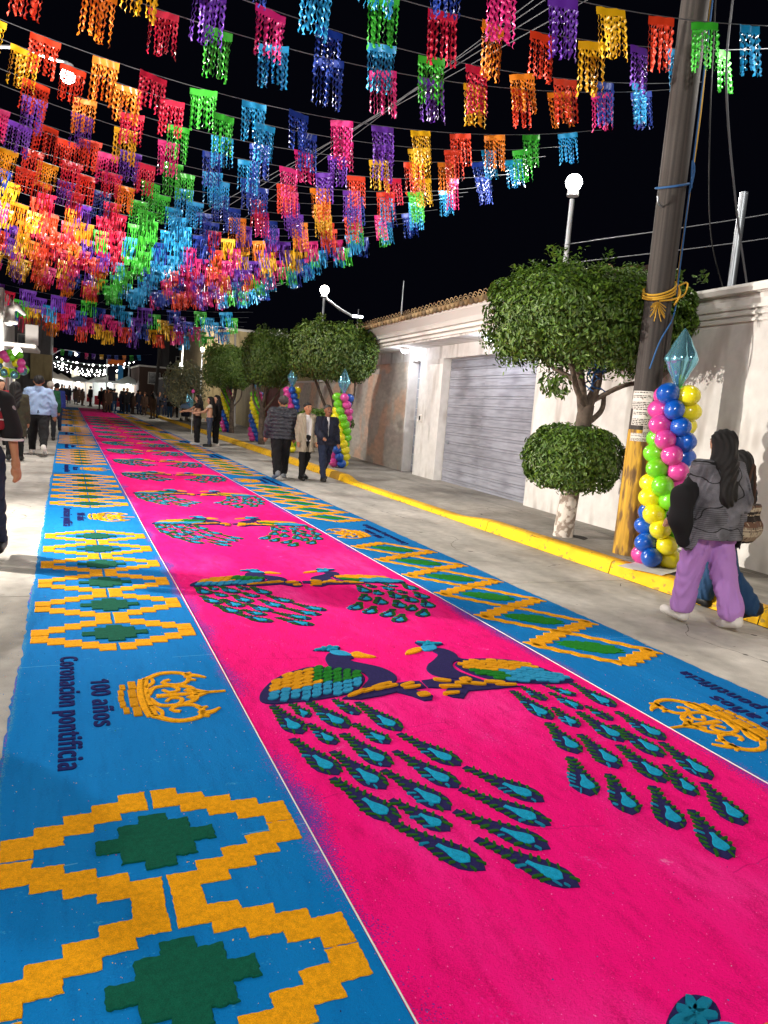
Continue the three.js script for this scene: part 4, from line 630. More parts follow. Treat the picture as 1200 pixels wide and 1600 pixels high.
function capsules(list, k) {                                    // list of [a, b, ra, rb]
  const C = list.map(([a, b, ra, rb]) => [a[0], a[1], a[2], b[0] - a[0], b[1] - a[1], b[2] - a[2], ra, rb - ra]), il = C.map((c) => 1 / (c[3] * c[3] + c[4] * c[4] + c[5] * c[5] + 1e-9));
  return (x, y, z) => {
    let d = 1e3;
    for (let i = 0; i < C.length; i++) {
      const c = C[i], px = x - c[0], py = y - c[1], pz = z - c[2]; let t = (px * c[3] + py * c[4] + pz * c[5]) * il[i]; t = t < 0 ? 0 : t > 1 ? 1 : t;
      const e = Math.sqrt((px - t * c[3]) ** 2 + (py - t * c[4]) ** 2 + (pz - t * c[5]) ** 2) - c[6] - t * c[7];
      if (e - d > k) continue; if (d - e > k) { d = e; continue; }
      const h = 0.5 + 0.5 * (d - e) / k; d = d + (e - d) * h - k * h * (1 - h);
    }
    return d;
  };
}
function meshCaps(list, k, cell, post) {
  const lo = [1e3, 1e3, 1e3], hi = [-1e3, -1e3, -1e3];
  for (const [a, b, ra, rb] of list) for (let i = 0; i < 3; i++) { lo[i] = Math.min(lo[i], a[i] - ra, b[i] - rb); hi[i] = Math.max(hi[i], a[i] + ra, b[i] + rb); }
  const f = capsules(list, k), m = cell * 2 + 0.02; return surfaceNets(post ? (x, y, z) => post(f(x, y, z), x, y, z) : f, lo.map((v) => v - m), hi.map((v) => v + m), cell);
}
const add3 = (a, b) => [a[0] + b[0], a[1] + b[1], a[2] + b[2]], mul3 = (a, s) => [a[0] * s, a[1] * s, a[2] * s];
function skeleton(P) {
  const H = (P.height ?? 1.7) / 1.7, J = { leg: [], arm: [] }, lean = P.lean ?? 0;
  const pel = [0, 0.93, 0];
  for (const s of [-1, 1]) {
    const i = s < 0 ? 0 : 1, a = (P.swing ?? [0, 0])[i], kb = (P.knee ?? [0.05, 0.05])[i], sp = (P.splay ?? [0.03, 0.03])[i], hip = [s * 0.088, 0.92, 0], dir = [s * sp, -Math.cos(a), Math.sin(a)], knee = add3(hip, mul3(dir, 0.43)), b = a - kb, ank = add3(knee, mul3([s * sp * 0.5, -Math.cos(b), Math.sin(b)], 0.415)), fp = (P.foot ?? [0, 0])[i];
    const toe = add3(ank, [s * 0.03, -0.035 - Math.sin(fp) * 0.16, 0.17 * Math.cos(fp)]), heel = add3(ank, [0, -0.035 + Math.sin(fp) * 0.05, -0.05]); J.leg.push({ hip, knee, ank, toe, heel });
  }
  const low = Math.min(...J.leg.map((l) => Math.min(l.toe[1], l.heel[1]))) - 0.035;
  J.dy = -low;
  const top = (y) => [0, y, lean * (y - 0.93)];
  J.pelvis = pel; J.chest = top(1.3); J.neck = top(1.47); J.head = add3(top(1.6), [(P.headShift ?? 0), 0, 0.02]);
  for (const s of [-1, 1]) {
    const i = s < 0 ? 0 : 1, [fwd, out, bend, inn] = (P.arms ?? [[0.05, 0.1, 0.2, 0], [0.05, 0.1, 0.2, 0]])[i], sh = add3(top(1.405), [s * (P.shoulder ?? 0.18), 0, 0]);
    const dir = (f, o) => [s * Math.sin(o) * Math.cos(f), -Math.cos(o) * Math.cos(f), Math.sin(f)], el = add3(sh, mul3(dir(fwd, out), 0.28)), wr = add3(el, mul3(dir(fwd + bend, out - (inn ?? 0)), 0.25)), hd = add3(wr, mul3(dir(fwd + bend + 0.1, out - (inn ?? 0)), 0.085));
    J.arm.push({ sh, el, wr, hd, s, d: dir(fwd + bend + 0.15, out - (inn ?? 0)) });
  }
  return J;
}
const skin = (c) => std(c, 0.6);
const SK = { tan: skin('#b27a58'), brown: skin('#8a5a40'), light: skin('#c8987a') };
const hairMat = std('#0c0807', 0.7), greyHair = std('#3c3834', 0.7), eyeMat = std('#15100e', 0.3), lipMat = std('#8a4a42', 0.6);
function person(name, label, P, [x, y, z], turn) {
  const t = thing('person', label, 'person', [x, y, z], turn, P.group), J = skeleton(P), c = P.cell ?? 0.016, H = (P.height ?? 1.7) / 1.7, w = P.width ?? 1, face = P.face !== false;
  const S = new THREE.Group(); const put = (n, g, m, parent = t) => { const o = obj(n, g, m, parent); return o; };
  const fin = (g) => g.translate(0, J.dy, 0).scale(H * w, H, H * w);
  const head = J.head, body = [];
  body.push([[-0.07 * 1, 0.97, 0], [-0.08, 1.3, J.chest[2]], 0.085, 0.09], [[0.07, 0.97, 0], [0.08, 1.3, J.chest[2]], 0.085, 0.09], [J.neck, add3(head, [0, -0.06, -0.02]), 0.052, 0.05]);
  body.push([add3(head, [0, 0.03, -0.022]), add3(head, [0, 0.03, 0.002]), 0.088, 0.085], [add3(head, [0, -0.02, 0.01]), add3(head, [0, -0.062, 0.032]), 0.07, 0.047]);
  if (c < 0.02) { body.push([add3(head, [0, 0.012, 0.085]), add3(head, [0, -0.022, 0.102]), 0.011, 0.016]); for (const s of [-1, 1]) body.push([add3(head, [s * 0.083, 0.018, -0.015]), add3(head, [s * 0.086, -0.018, -0.012]), 0.015, 0.011]); }
  for (const l of J.leg) body.push([l.hip, l.knee, 0.072, 0.05], [l.knee, l.ank, 0.05, 0.034], [l.heel, l.toe, 0.028, 0.024]);
  for (const a of J.arm) {
    body.push([a.sh, a.el, 0.046, 0.037], [a.el, a.wr, 0.038, 0.026], [a.wr, a.hd, 0.028, 0.033]);
    if (P.fingers) { const side = [0, 0, 1]; for (let k = 0; k < 4; k++) { const base = add3(a.hd, [a.s * 0.004, 0, -0.03 + k * 0.02]), L = [0.062, 0.076, 0.08, 0.07][k], m1 = add3(base, mul3(a.d, L * 0.55)), tip = add3(add3(m1, mul3(a.d, L * 0.4)), [-a.s * 0.024, 0, 0.004]); body.push([base, m1, 0.0105, 0.0095], [m1, tip, 0.0095, 0.008]); } const tb = add3(a.wr, [-a.s * 0.004, -0.01, 0.022]), tm = add3(add3(tb, mul3(a.d, 0.05)), [-a.s * 0.01, 0, 0.022]); body.push([tb, tm, 0.014, 0.011], [tm, add3(tm, add3(mul3(a.d, 0.034), [-a.s * 0.008, 0, 0.002])), 0.011, 0.009]); }
    else body.push([a.hd, add3(a.hd, mul3(a.d, 0.055)), 0.03, 0.02], [add3(a.wr, mul3(a.d, 0.03)), add3(add3(a.wr, mul3(a.d, 0.07)), [0, 0, 0.028]), 0.013, 0.01]);
  }
  put('body', fin(meshCaps(body, 0.03, P.fingers ? 0.009 : c)), P.skin ?? SK.tan);
  if (face && c < 0.02) { const at = (dx, dy, dz) => fin(new THREE.SphereGeometry(1, 10, 8).scale(0.013, 0.008, 0.006).translate(head[0] + dx, head[1] + dy, head[2] + dz)); put('eye', at(-0.032, 0.026, 0.081), eyeMat); put('eye', at(0.032, 0.026, 0.081), eyeMat); put('mouth', fin(new THREE.SphereGeometry(1, 10, 6).scale(0.024, 0.006, 0.008).translate(head[0], head[1] - 0.05, head[2] + 0.072)), lipMat); for (const s of [-1, 1]) put('eyebrow', fin(new THREE.SphereGeometry(1, 8, 6).scale(0.02, 0.005, 0.008).translate(head[0] + s * 0.033, head[1] + 0.047, head[2] + 0.08)), P.hairMat ?? hairMat); }
  const wr = (d, x, y, z) => d + 0.006 * Math.sin(58 * y + 30 * Math.sin(7 * x + 5 * z)) * Math.sin(24 * x - 19 * z + 6 * y) + 0.009 * Math.sin(31 * y + 12 * x + 9 * Math.sin(14 * z + 5 * x)) * Math.sin(17 * x + 23 * z + 2.1);
  // trousers
  const tr = P.trousers; if (tr) {
    const L = [[[-0.06, 0.97, 0], [0.06, 0.97, 0], 0.118, 0.118], [[0, 0.9, 0.01], [0, 0.93, 0], 0.11, 0.11]], fl = tr.flare ?? 0;
    for (const l of J.leg) { const e = add3(l.ank, mul3(add3(l.knee, mul3(l.ank, -1)), tr.cut ?? 0.06)); L.push([l.hip, l.knee, 0.1 + (tr.wide ?? 0), 0.072 + (tr.wide ?? 0)], [l.knee, e, 0.072 + (tr.wide ?? 0), 0.055 + fl]); }
    put('trousers', fin(meshCaps(L, 0.035, c, (d, x, y, z) => Math.max(wr(d, x, y, z), y - 1.03, Math.min(J.leg[0].ank[1], J.leg[1].ank[1]) + 0.012 - y))), tr.mat);
  }
  if (P.shoes) J.leg.forEach((l) => { const a = add3(l.heel, [0, 0.02, 0]); put('shoe', fin(meshCaps([[add3(l.heel, [0, 0.012, 0.005]), add3(l.toe, [0, 0.004, 0.015]), 0.047, 0.04], [add3(l.heel, [0, 0.05, 0.02]), add3(l.ank, [0, P.boots ? 0.1 : 0.0, 0.012]), 0.045, P.boots ? 0.055 : 0.046]], 0.03, Math.min(c, 0.012))), P.shoes); });
  // upper garment
  const tp = P.top; if (tp) {
    const th = tp.thick ?? 0.022, hem = tp.hem ?? 0.86, L = [], rib = tp.ribs, sl = tp.sleeve ?? 1;
    for (const s of [-1, 1]) { L.push([[s * 0.075, Math.min(hem, 0.95), 0], [s * 0.085, 1.3, J.chest[2]], 0.105 + th + (tp.loose ?? 0), 0.098 + th]); L.push([[s * 0.03, 1.44, J.neck[2] - 0.01], add3(J.arm[s < 0 ? 0 : 1].sh, [-s * 0.02, -0.015, 0]), 0.06, 0.055 + th * 0.6]); }
    for (const a of J.arm) { L.push([a.sh, a.el, 0.052 + th, 0.046 + th]); if (sl >= 1) L.push([a.el, add3(a.wr, mul3(add3(a.el, mul3(a.wr, -1)), 0.03)), 0.046 + th, 0.036 + th * 0.8]); }
    if (tp.collar) L.push([[0, 1.46, J.neck[2]], [0, 1.5, J.neck[2]], 0.078, 0.08]);
    const a0 = J.arm.map((a) => [a.sh, a.el]);
    put(tp.name ?? 'jacket', fin(meshCaps(L, 0.035, c, (d, x, y, z) => { let e = wr(d, x, y, z); if (rib && Math.abs(x) < 0.24) e -= 0.02 * Math.abs(Math.sin(y * Math.PI / 0.075)) ** 0.6 - 0.012; let cut = hem - y + (Math.abs(x) > 0.22 ? -1 : 0); if (sl < 1) for (const [p, q] of a0) { const near = Math.abs(x - q[0]) < 0.12; if (near) cut = Math.max(cut, q[1] + (1 - sl) * 0.2 - y); } if (tp.open && z > 0.02) cut = Math.max(cut, tp.open - Math.abs(x - 0.0) - Math.max(0, (1.3 - y) * 0.05)); return Math.max(e, cut, y - (tp.collar ? 1.51 : 1.475)); })), tp.mat);
  }
  if (P.inner) put('shirt', fin(meshCaps([[[-0.07, 0.9, 0.01], [-0.08, 1.3, J.chest[2]], 0.112, 0.104], [[0.07, 0.9, 0.01], [0.08, 1.3, J.chest[2]], 0.112, 0.104], [[0, 1.36, J.neck[2]], [0, 1.44, J.neck[2]], 0.085, 0.064]], 0.04, c, (d, x, y) => Math.max(d, 0.88 - y, y - 1.47))), P.inner);
  // hair
  const hr = P.hair ?? {}; {
    const L = [[add3(head, [0, 0.038, -0.026]), add3(head, [0, 0.042, 0.0]), 0.1, 0.094]], nape = hr.long ?? 0;
    if (nape) { const yb = head[1] - nape; L.push([add3(head, [0, 0.02, -0.045]), [head[0], head[1] - 0.15, head[2] - 0.075], 0.1, 0.105], [[head[0], head[1] - 0.15, head[2] - 0.075], [head[0] + 0.01, yb, J.chest[2] - 0.145], 0.105, 0.07]); for (const s of [-1, 1]) L.push([add3(head, [s * 0.05, 0, -0.05]), [head[0] + s * 0.075, head[1] - 0.17, head[2] - 0.07], 0.06, 0.05], [[head[0] + s * 0.075, head[1] - 0.17, head[2] - 0.07], [head[0] + s * 0.06, yb + 0.04, J.chest[2] - 0.15], 0.05, 0.03]); }
    if (hr.bun) L.push([add3(head, [0, 0.05, -0.13]), add3(head, [0, 0.06, -0.14]), 0.045, 0.045]);
    if (!hr.none) put('hair', fin(meshCaps(L, 0.04, Math.min(c, 0.013), (d, x, y, z) => { const k = d + 0.006 * Math.sin(105 * x + 70 * z + 9 * Math.sin(9 * y)) + 0.006 * Math.sin(33 * x + 7 * y); const fx = z - head[2], fy = y - head[1]; return Math.max(k, Math.min(fx - 0.03, 1) + (fy < 0.06 ? (fy - 0.06) * 0.6 * -0.9 * (nape ? 0.15 : 1) : -(fy - 0.06) * 1.6)); })), P.hairMat ?? hairMat);
  }
  for (const e of P.extra ?? []) e(t, J, fin, put);
  return t;
}
const cloth = (c, r = 0.92) => std(c, r);
const jacketTex = canvasTex(512, 512, (g, w, h) => { pixels(g, w, h, (u, v, x, y) => { const a = fbm(u, v, 7, 4), k = 104 + 80 * (a - 0.5) + 26 * (wn(x, y) - 0.5), s = Math.abs(fbm(u + 0.3, v + 0.6, 4, 2) - 0.5) < 0.018 ? 0.25 : 1, q = fbm(u + 0.1, v, 3, 2) > 0.56 ? 0.86 + 0.14 * Math.sin(y * 0.55) : 1; return [k * s * q, k * s * q, k * 1.06 * s * q]; }); }, { size: [0.75, 0.75] });
const bagTex = canvasTex(256, 256, (g, w, h) => { const r = rng(8), cs = ['#2b221d', '#8a7a68', '#4a3a30', '#b4a890', '#1d1816', '#6b4d3c']; for (let y = 0; y < h;) { const s = 5 + 16 * r(); g.fillStyle = cs[Math.floor(r() * 6)]; g.fillRect(0, y, w, s); for (let x = 0; x < w; x += 10) if (r() < 0.35) { g.fillStyle = cs[Math.floor(r() * 6)]; g.fillRect(x, y, 5, s); } y += s; } }, { size: [0.34, 0.34] });
const C = { black: cloth('#101013'), charcoal: cloth('#1e2026'), navy: cloth('#161a2c'), jean: cloth('#1c4064'), darkJean: cloth('#1d2740'), lilac: cloth('#b584cc'), beige: cloth('#a59a86'), white: cloth('#dcdad8'), olive: cloth('#3c3a2a'), pale: cloth('#8fa6c8'), green: cloth('#0f4a2c'), blue: cloth('#2c3c8c'), red: cloth('#8c1c28'), brown: cloth('#4a3528'), whiteShoe: cloth('#e4e0da', 0.6), greyShoe: cloth('#8a8d92', 0.7), blackShoe: cloth('#0c0c0d', 0.5), greyTee: cloth('#9a9a9e'), cream: cloth('#d8cfbe') };
// the two women walking past the balloon column
person('person', 'woman in patterned grey fleece and lilac trousers walking away, long dark hair', { height: 1.62, skin: SK.light, face: true, shoulder: 0.165, swing: [-0.1, 0.22], knee: [0.3, 0.1], foot: [0.3, -0.05], splay: [0.16, -0.02], arms: [[-0.25, 0.2, 0.5, 0.1], [0.2, 0.16, 0.5, 0.1]], trousers: { mat: C.lilac, wide: 0.028, flare: 0.05, cut: 0.16 }, shoes: C.whiteShoe, top: { mat: std('#ffffff', 0.95, { map: jacketTex }), hem: 0.8, thick: 0.045, loose: 0.05, name: 'fleece_jacket' }, hair: { long: 0.46 }, cell: 0.012,
  extra: [(t, J, fin, put) => { put('jacket_hem', fin(new THREE.TorusGeometry(0.21, 0.009, 6, 28).rotateX(Math.PI / 2).scale(1.1, 1, 0.88).translate(0, 0.81, 0)), C.black); }] }, [4.93, 0, -4.45], Math.PI - 0.1);
const comp = person('person', 'woman in black jacket and jeans striding behind the woman in lilac trousers', { height: 1.5, headShift: -0.09, skin: SK.light, shoulder: 0.17, swing: [0.34, -0.4], knee: [0.1, 0.4], foot: [-0.1, 0.5], splay: [0.2, 0.14], arms: [[0.1, 0.5, 0.9, 0.7], [0.1, 0.25, 0.6, 0.3]], trousers: { mat: C.jean, wide: 0.02, flare: 0.035, cut: 0.05 }, shoes: C.blackShoe, top: { mat: C.black, hem: 0.84, thick: 0.035 }, hair: { long: 0.34 }, cell: 0.013 }, [5.44, 0, -4.74], Math.PI + 0.25);
{
  const b = thing('woven_bag', 'striped brown woven shoulder bag at the right hip of the woman in grey', 'bag', [5.3, 0.86, -4.42], 0.4);
  obj('pouch', meshCaps([[[-0.09, 0, 0], [0.09, 0, 0], 0.1, 0.1], [[-0.1, 0.16, 0], [0.1, 0.16, 0], 0.075, 0.075], [[-0.07, -0.06, 0], [0.07, -0.06, 0], 0.07, 0.07]], 0.06, 0.012, (d, x, y, z) => Math.max(d + 0.006 * Math.sin(40 * x + 20 * y), y - 0.2)), std('#ffffff', 0.95, { map: bagTex }), b);
  obj('strap', tube([[-0.13, 0.16, 0], [-0.17, 0.38, 0.02], [-0.13, 0.54, 0.03], [-0.05, 0.4, 0.03], [0.12, 0.17, 0]], 0.012, 24, 6), C.brown, b);
}
{
  const b = thing('folded_coat', 'black coat draped over the left arm of the woman in grey', 'coat', [4.66, 0.98, -4.5], 0.2);
  obj('cloth', meshCaps([[[-0.02, 0.12, 0], [0.1, 0.24, 0.02], 0.09, 0.08], [[-0.02, 0.12, 0], [-0.04, -0.08, 0], 0.085, 0.085], [[-0.04, -0.08, 0], [0.02, -0.24, 0.02], 0.085, 0.06]], 0.06, 0.012, (d, x, y, z) => d + 0.008 * Math.sin(38 * x + 9 * y)), C.black, b);
}
// the three by the kerb
person('person', 'grey haired man in a black quilted jacket walking away along the kerb', { height: 1.74, width: 1.12, face: false, swing: [0.22, -0.24], knee: [0.08, 0.3], foot: [-0.1, 0.4], arms: [[0.05, 0.2, 0.25, 0.1], [0.1, 0.2, 0.2, 0.1]], trousers: { mat: C.black, wide: 0.012, flare: 0.02 }, shoes: C.greyShoe, top: { mat: std('#30323a', 0.5), hem: 0.84, thick: 0.04, ribs: true, collar: true, name: 'quilted_jacket' }, hairMat: greyHair, cell: 0.013 }, [4.22, 0, -15.3], Math.PI - 0.05);
person('person', 'woman in beige coat and white top walking towards the viewer', { height: 1.62, skin: SK.tan, shoulder: 0.16, swing: [0.12, -0.2], knee: [0.05, 0.3], foot: [0, 0.4], arms: [[0, 0.14, 0.25, 0.05], [0.05, 0.14, 0.25, 0.05]], trousers: { mat: C.black, wide: -0.008 }, shoes: C.blackShoe, top: { mat: C.beige, hem: 0.64, thick: 0.034, open: 0.075, collar: true, name: 'coat' }, inner: C.white, hair: { bun: true }, cell: 0.013 }, [4.72, 0, -15.15], 0.18);
person('person', 'man with dark jacket, white collar and moustache walking beside the woman in beige', { height: 1.64, skin: SK.brown, swing: [0.32, -0.32], knee: [0.08, 0.36], foot: [-0.1, 0.45], arms: [[0.15, 0.15, 0.9, 0.5], [0, 0.15, 0.5, 0.1]], trousers: { mat: C.darkJean, wide: 0.008 }, shoes: C.blackShoe, top: { mat: C.navy, hem: 0.84, thick: 0.034, open: 0.018 }, inner: C.white, hairMat: greyHair, cell: 0.013, extra: [(t, J, fin, put) => put('moustache', fin(new THREE.SphereGeometry(1, 10, 6).scale(0.034, 0.008, 0.012).translate(J.head[0], J.head[1] - 0.035, J.head[2] + 0.085)), greyHair)] }, [5.14, 0, -15.05], 0.05);
// the girls by the kerb
person('person', 'girl in cream top and grey jeans with black boots, hugging the girl in black', { height: 1.6, skin: SK.light, shoulder: 0.155, arms: [[0.7, 0.1, 0.7, 0], [0.8, 0.1, 0.5, 0]], trousers: { mat: cloth('#3c465c'), wide: -0.006 }, shoes: C.blackShoe, boots: true, top: { mat: C.cream, hem: 0.98, thick: 0.014, sleeve: 0.3, name: 'top' }, hair: { long: 0.5 }, cell: 0.018 }, [4.32, 0, -24.5], -Math.PI / 2 - 0.2);
person('person', 'girl in black top and loose black trousers with white shoes, left of the cream top', { height: 1.62, skin: SK.light, shoulder: 0.155, arms: [[0.9, 0.1, 0.3, 0], [0.6, 0.1, 0.9, 0]], trousers: { mat: C.black, wide: 0.02, flare: 0.02 }, shoes: C.whiteShoe, top: { mat: C.black, hem: 0.92, thick: 0.015, sleeve: 0.4, name: 'top' }, hair: { long: 0.4 }, cell: 0.018 }, [4.02, 0, -25.1], -Math.PI / 2);
person('person', 'girl in black jacket with pale trainers standing behind the cream top', { height: 1.66, skin: SK.light, arms: [[0.2, 0.15, 0.4, 0], [0.2, 0.15, 0.4, 0]], trousers: { mat: C.black }, shoes: C.whiteShoe, top: { mat: C.black, hem: 0.86, thick: 0.035 }, hair: { long: 0.3 }, cell: 0.018 }, [4.62, 0, -25.0], -Math.PI / 2 + 0.2);
// people on the left
person('person', 'man cut by the left edge in grey shirt with black sleeve and red yoke', { height: 1.74, width: 1.06, skin: SK.tan, swing: [0.15, -0.2], knee: [0.08, 0.3], arms: [[0.05, 0.14, 0.3, 0.05], [-0.12, 0.24, 0.22, 0.1]], fingers: true, trousers: { mat: C.darkJean, wide: 0.012 }, shoes: C.blackShoe, top: { mat: C.greyTee, hem: 0.82, thick: 0.03, loose: 0.02, sleeve: 0.05, name: 'shirt' }, cell: 0.012,
  extra: [(t, J, fin, put) => { for (const a of J.arm) { const e = add3(a.el, mul3(add3(a.sh, mul3(a.el, -1)), 0.06)), q = add3(a.el, mul3(add3(a.sh, mul3(a.el, -1)), 0.16)); put('black_sleeve', fin(meshCaps([[add3(a.sh, [-a.s * 0.06, 0.03, 0]), a.sh, 0.07, 0.085], [a.sh, e, 0.087, 0.086]], 0.03, 0.012)), C.black); const tor = new THREE.TorusGeometry(0.083, 0.011, 8, 24).rotateX(Math.PI / 2).translate(...e).translate(0, -0.062, 0); put('white_trim', fin(tor), C.white); } put('red_yoke', fin(meshCaps([[[-0.085, 1.22, 0], [-0.085, 1.34, 0], 0.14, 0.128], [[0.085, 1.22, 0], [0.085, 1.34, 0], 0.14, 0.128]], 0.04, 0.012, (d, x, y) => Math.max(d, 1.17 - y, y - 1.33))), C.red); put('white_stripe', fin(meshCaps([[[-0.085, 1.24, 0], [-0.085, 1.3, 0], 0.143, 0.137], [[0.085, 1.24, 0], [0.085, 1.3, 0], 0.143, 0.137]], 0.04, 0.012, (d, x, y) => Math.max(d, 1.245 - y, y - 1.268))), C.white); }] }, [-0.7, 0, -7.25], -0.15);
person('person', 'woman in dark olive coat with long black hair, left of the man in pale blue', { height: 1.6, face: false, swing: [0.15, -0.15], knee: [0.05, 0.25], trousers: { mat: C.black }, shoes: C.blackShoe, top: { mat: C.olive, hem: 0.55, thick: 0.035, loose: 0.02, name: 'coat' }, hair: { long: 0.42 }, cell: 0.015 }, [-0.95, 0, -16.9], Math.PI);
person('person', 'man in pale blue shirt and black trousers walking away on the left', { height: 1.8, width: 1.12, face: false, swing: [-0.3, 0.28], knee: [0.5, 0.06], foot: [0.5, 0], arms: [[-0.1, 0.28, 0.5, 0.2], [0.1, 0.22, 0.3, 0.1]], trousers: { mat: C.black, wide: 0.012 }, shoes: C.whiteShoe, top: { mat: C.pale, hem: 0.9, thick: 0.02, loose: 0.01, collar: true, name: 'shirt' }, cell: 0.014 }, [-0.57, 0, -18.5], Math.PI);
person('person', 'man with pale cap in dark green jacket, right behind the man in pale blue', { height: 1.7, face: false, swing: [0.2, -0.2], knee: [0.05, 0.3], trousers: { mat: C.charcoal }, shoes: C.blackShoe, top: { mat: C.green, hem: 0.86, thick: 0.035 }, hairMat: std('#b8b0a4', 0.8), cell: 0.018 }, [-0.42, 0, -23.5], Math.PI + 0.1);
person('person', 'man in bright blue jacket walking away beyond the green jacket', { height: 1.68, face: false, swing: [-0.2, 0.2], knee: [0.3, 0.05], trousers: { mat: C.darkJean }, shoes: C.blackShoe, top: { mat: C.blue, hem: 0.86, thick: 0.035 }, cell: 0.02 }, [-0.3, 0, -28.5], Math.PI);
person('person', 'person in red top standing at the far left edge behind the woman in olive', { height: 1.62, skin: SK.light, trousers: { mat: C.black }, shoes: C.whiteShoe, top: { mat: C.red, hem: 0.88, thick: 0.03 }, hair: { long: 0.25 }, cell: 0.02 }, [-1.42, 0, -19.8], 0.4);
person('person', 'person with pink scarf at the far left edge, facing the street', { height: 1.58, skin: SK.light, trousers: { mat: C.darkJean }, shoes: C.blackShoe, top: { mat: cloth('#b8607a'), hem: 0.86, thick: 0.03 }, cell: 0.02 }, [-1.75, 0, -23.2], 0.6);
// the distant crowd at the end of the carpet
{
  const kinds = [
    person('person', '', { height: 1.68, face: false, cell: 0.028, swing: [0.15, -0.15], trousers: { mat: C.black }, shoes: C.blackShoe, top: { mat: C.black, hem: 0.8, thick: 0.04 } }, [0, 0, 0], 0),
    person('person', '', { height: 1.6, cell: 0.028, trousers: { mat: C.darkJean }, shoes: C.blackShoe, top: { mat: C.navy, hem: 0.86, thick: 0.03 }, hair: { long: 0.3 } }, [0, 0, 0], 0),
    person('person', '', { height: 1.72, cell: 0.028, arms: [[0.5, 0.2, 0.9, 0.4], [0.1, 0.2, 0.3, 0]], trousers: { mat: C.jean }, shoes: C.whiteShoe, top: { mat: C.charcoal, hem: 0.86, thick: 0.03 } }, [0, 0, 0], 0),
    person('person', '', { height: 1.58, face: false, cell: 0.028, trousers: { mat: C.brown }, shoes: C.blackShoe, top: { mat: C.brown, hem: 0.6, thick: 0.04 }, hair: { long: 0.25 } }, [0, 0, 0], 0),
  ];
  const named = [[6.75, -50, 0, 'dark jacketed person standing on the right, nearest of the distant group'], [6.1, -49, 2, 'person in charcoal top and blue jeans beside the kerb in the distant group'], [5.6, -51, 1, 'person in navy top left of the jeans in the distant group'], [5.0, -48.5, 3, 'person in brown coat at the left end of the right distant group'], [1.35, -72, 3, 'lone dark robed figure crossing the far end of the carpet'], [1.95, -70, 0, 'dark figure next to the lone robed figure at the far carpet end']];
  const r = rng(17), spots = named.map((a) => [...a]);
  for (let i = 0; i < 40; i++) spots.push([i < 16 ? 2.3 + 2.6 * r() : i < 28 ? 4.6 + 2.4 * r() : -1.2 + 2.6 * r(), i < 16 ? -55 - 9 * r() : i < 28 ? -50 - 20 * r() : -74 - 22 * r(), Math.floor(r() * 4), null]);
  spots.push([-0.62, -3.75, 0, 'person outside the picture at left, beside the near blue border']);
  const used = [0, 0, 0, 0];
  for (const [x, z, k, lb] of spots) {
    const o = used[k]++ ? copy(kinds[k]) : kinds[k]; o.position.set(x, 0, z); o.rotation.y = r() * 6.28; o.scale.setScalar(0.94 + 0.12 * r());
    o.userData.label = lb ?? ['figure in black among the distant dark crowd', 'figure in navy among the distant dark crowd', 'figure in charcoal and jeans among the distant crowd', 'figure in brown among the distant dark crowd'][k]; o.userData.group = 'distant crowd at the end of the carpet';
  }
}

// ---------------------------------------------------------------- left side and the far end of the street
function building(name, label, cat, [x0, x1, h, z0, z1], wallMat, wins, face = 'z', trim = M.trim) {
  const t = thing(name, label, cat, [(x0 + x1) / 2, 0, z0]), w = x1 - x0, d = z0 - z1;
  obj('wall', uvMetres(new THREE.BoxGeometry(w, h, d).translate(0, h / 2, -d / 2)), wallMat, t); obj('parapet', rb(w + 0.16, 0.16, d + 0.16, 0.03, 0, h + 0.08, -d / 2), trim, t);
  for (const [u, y, ww, hh, lit] of wins) { const f = obj('window', rb(ww + 0.12, hh + 0.12, 0.1, 0.02, u, y, 0.02), trim, t); obj('pane', rb(ww, hh, 0.06, 0.01, u, y, 0.06), lit ? M.glowWin : M.glassDark, f); }
  return t;
}
M.glassDark = std('#0e1216', 0.15); M.glowWin = new THREE.MeshStandardMaterial({ color: '#ffffff', emissive: '#fff2d0', emissiveIntensity: 0.9 });
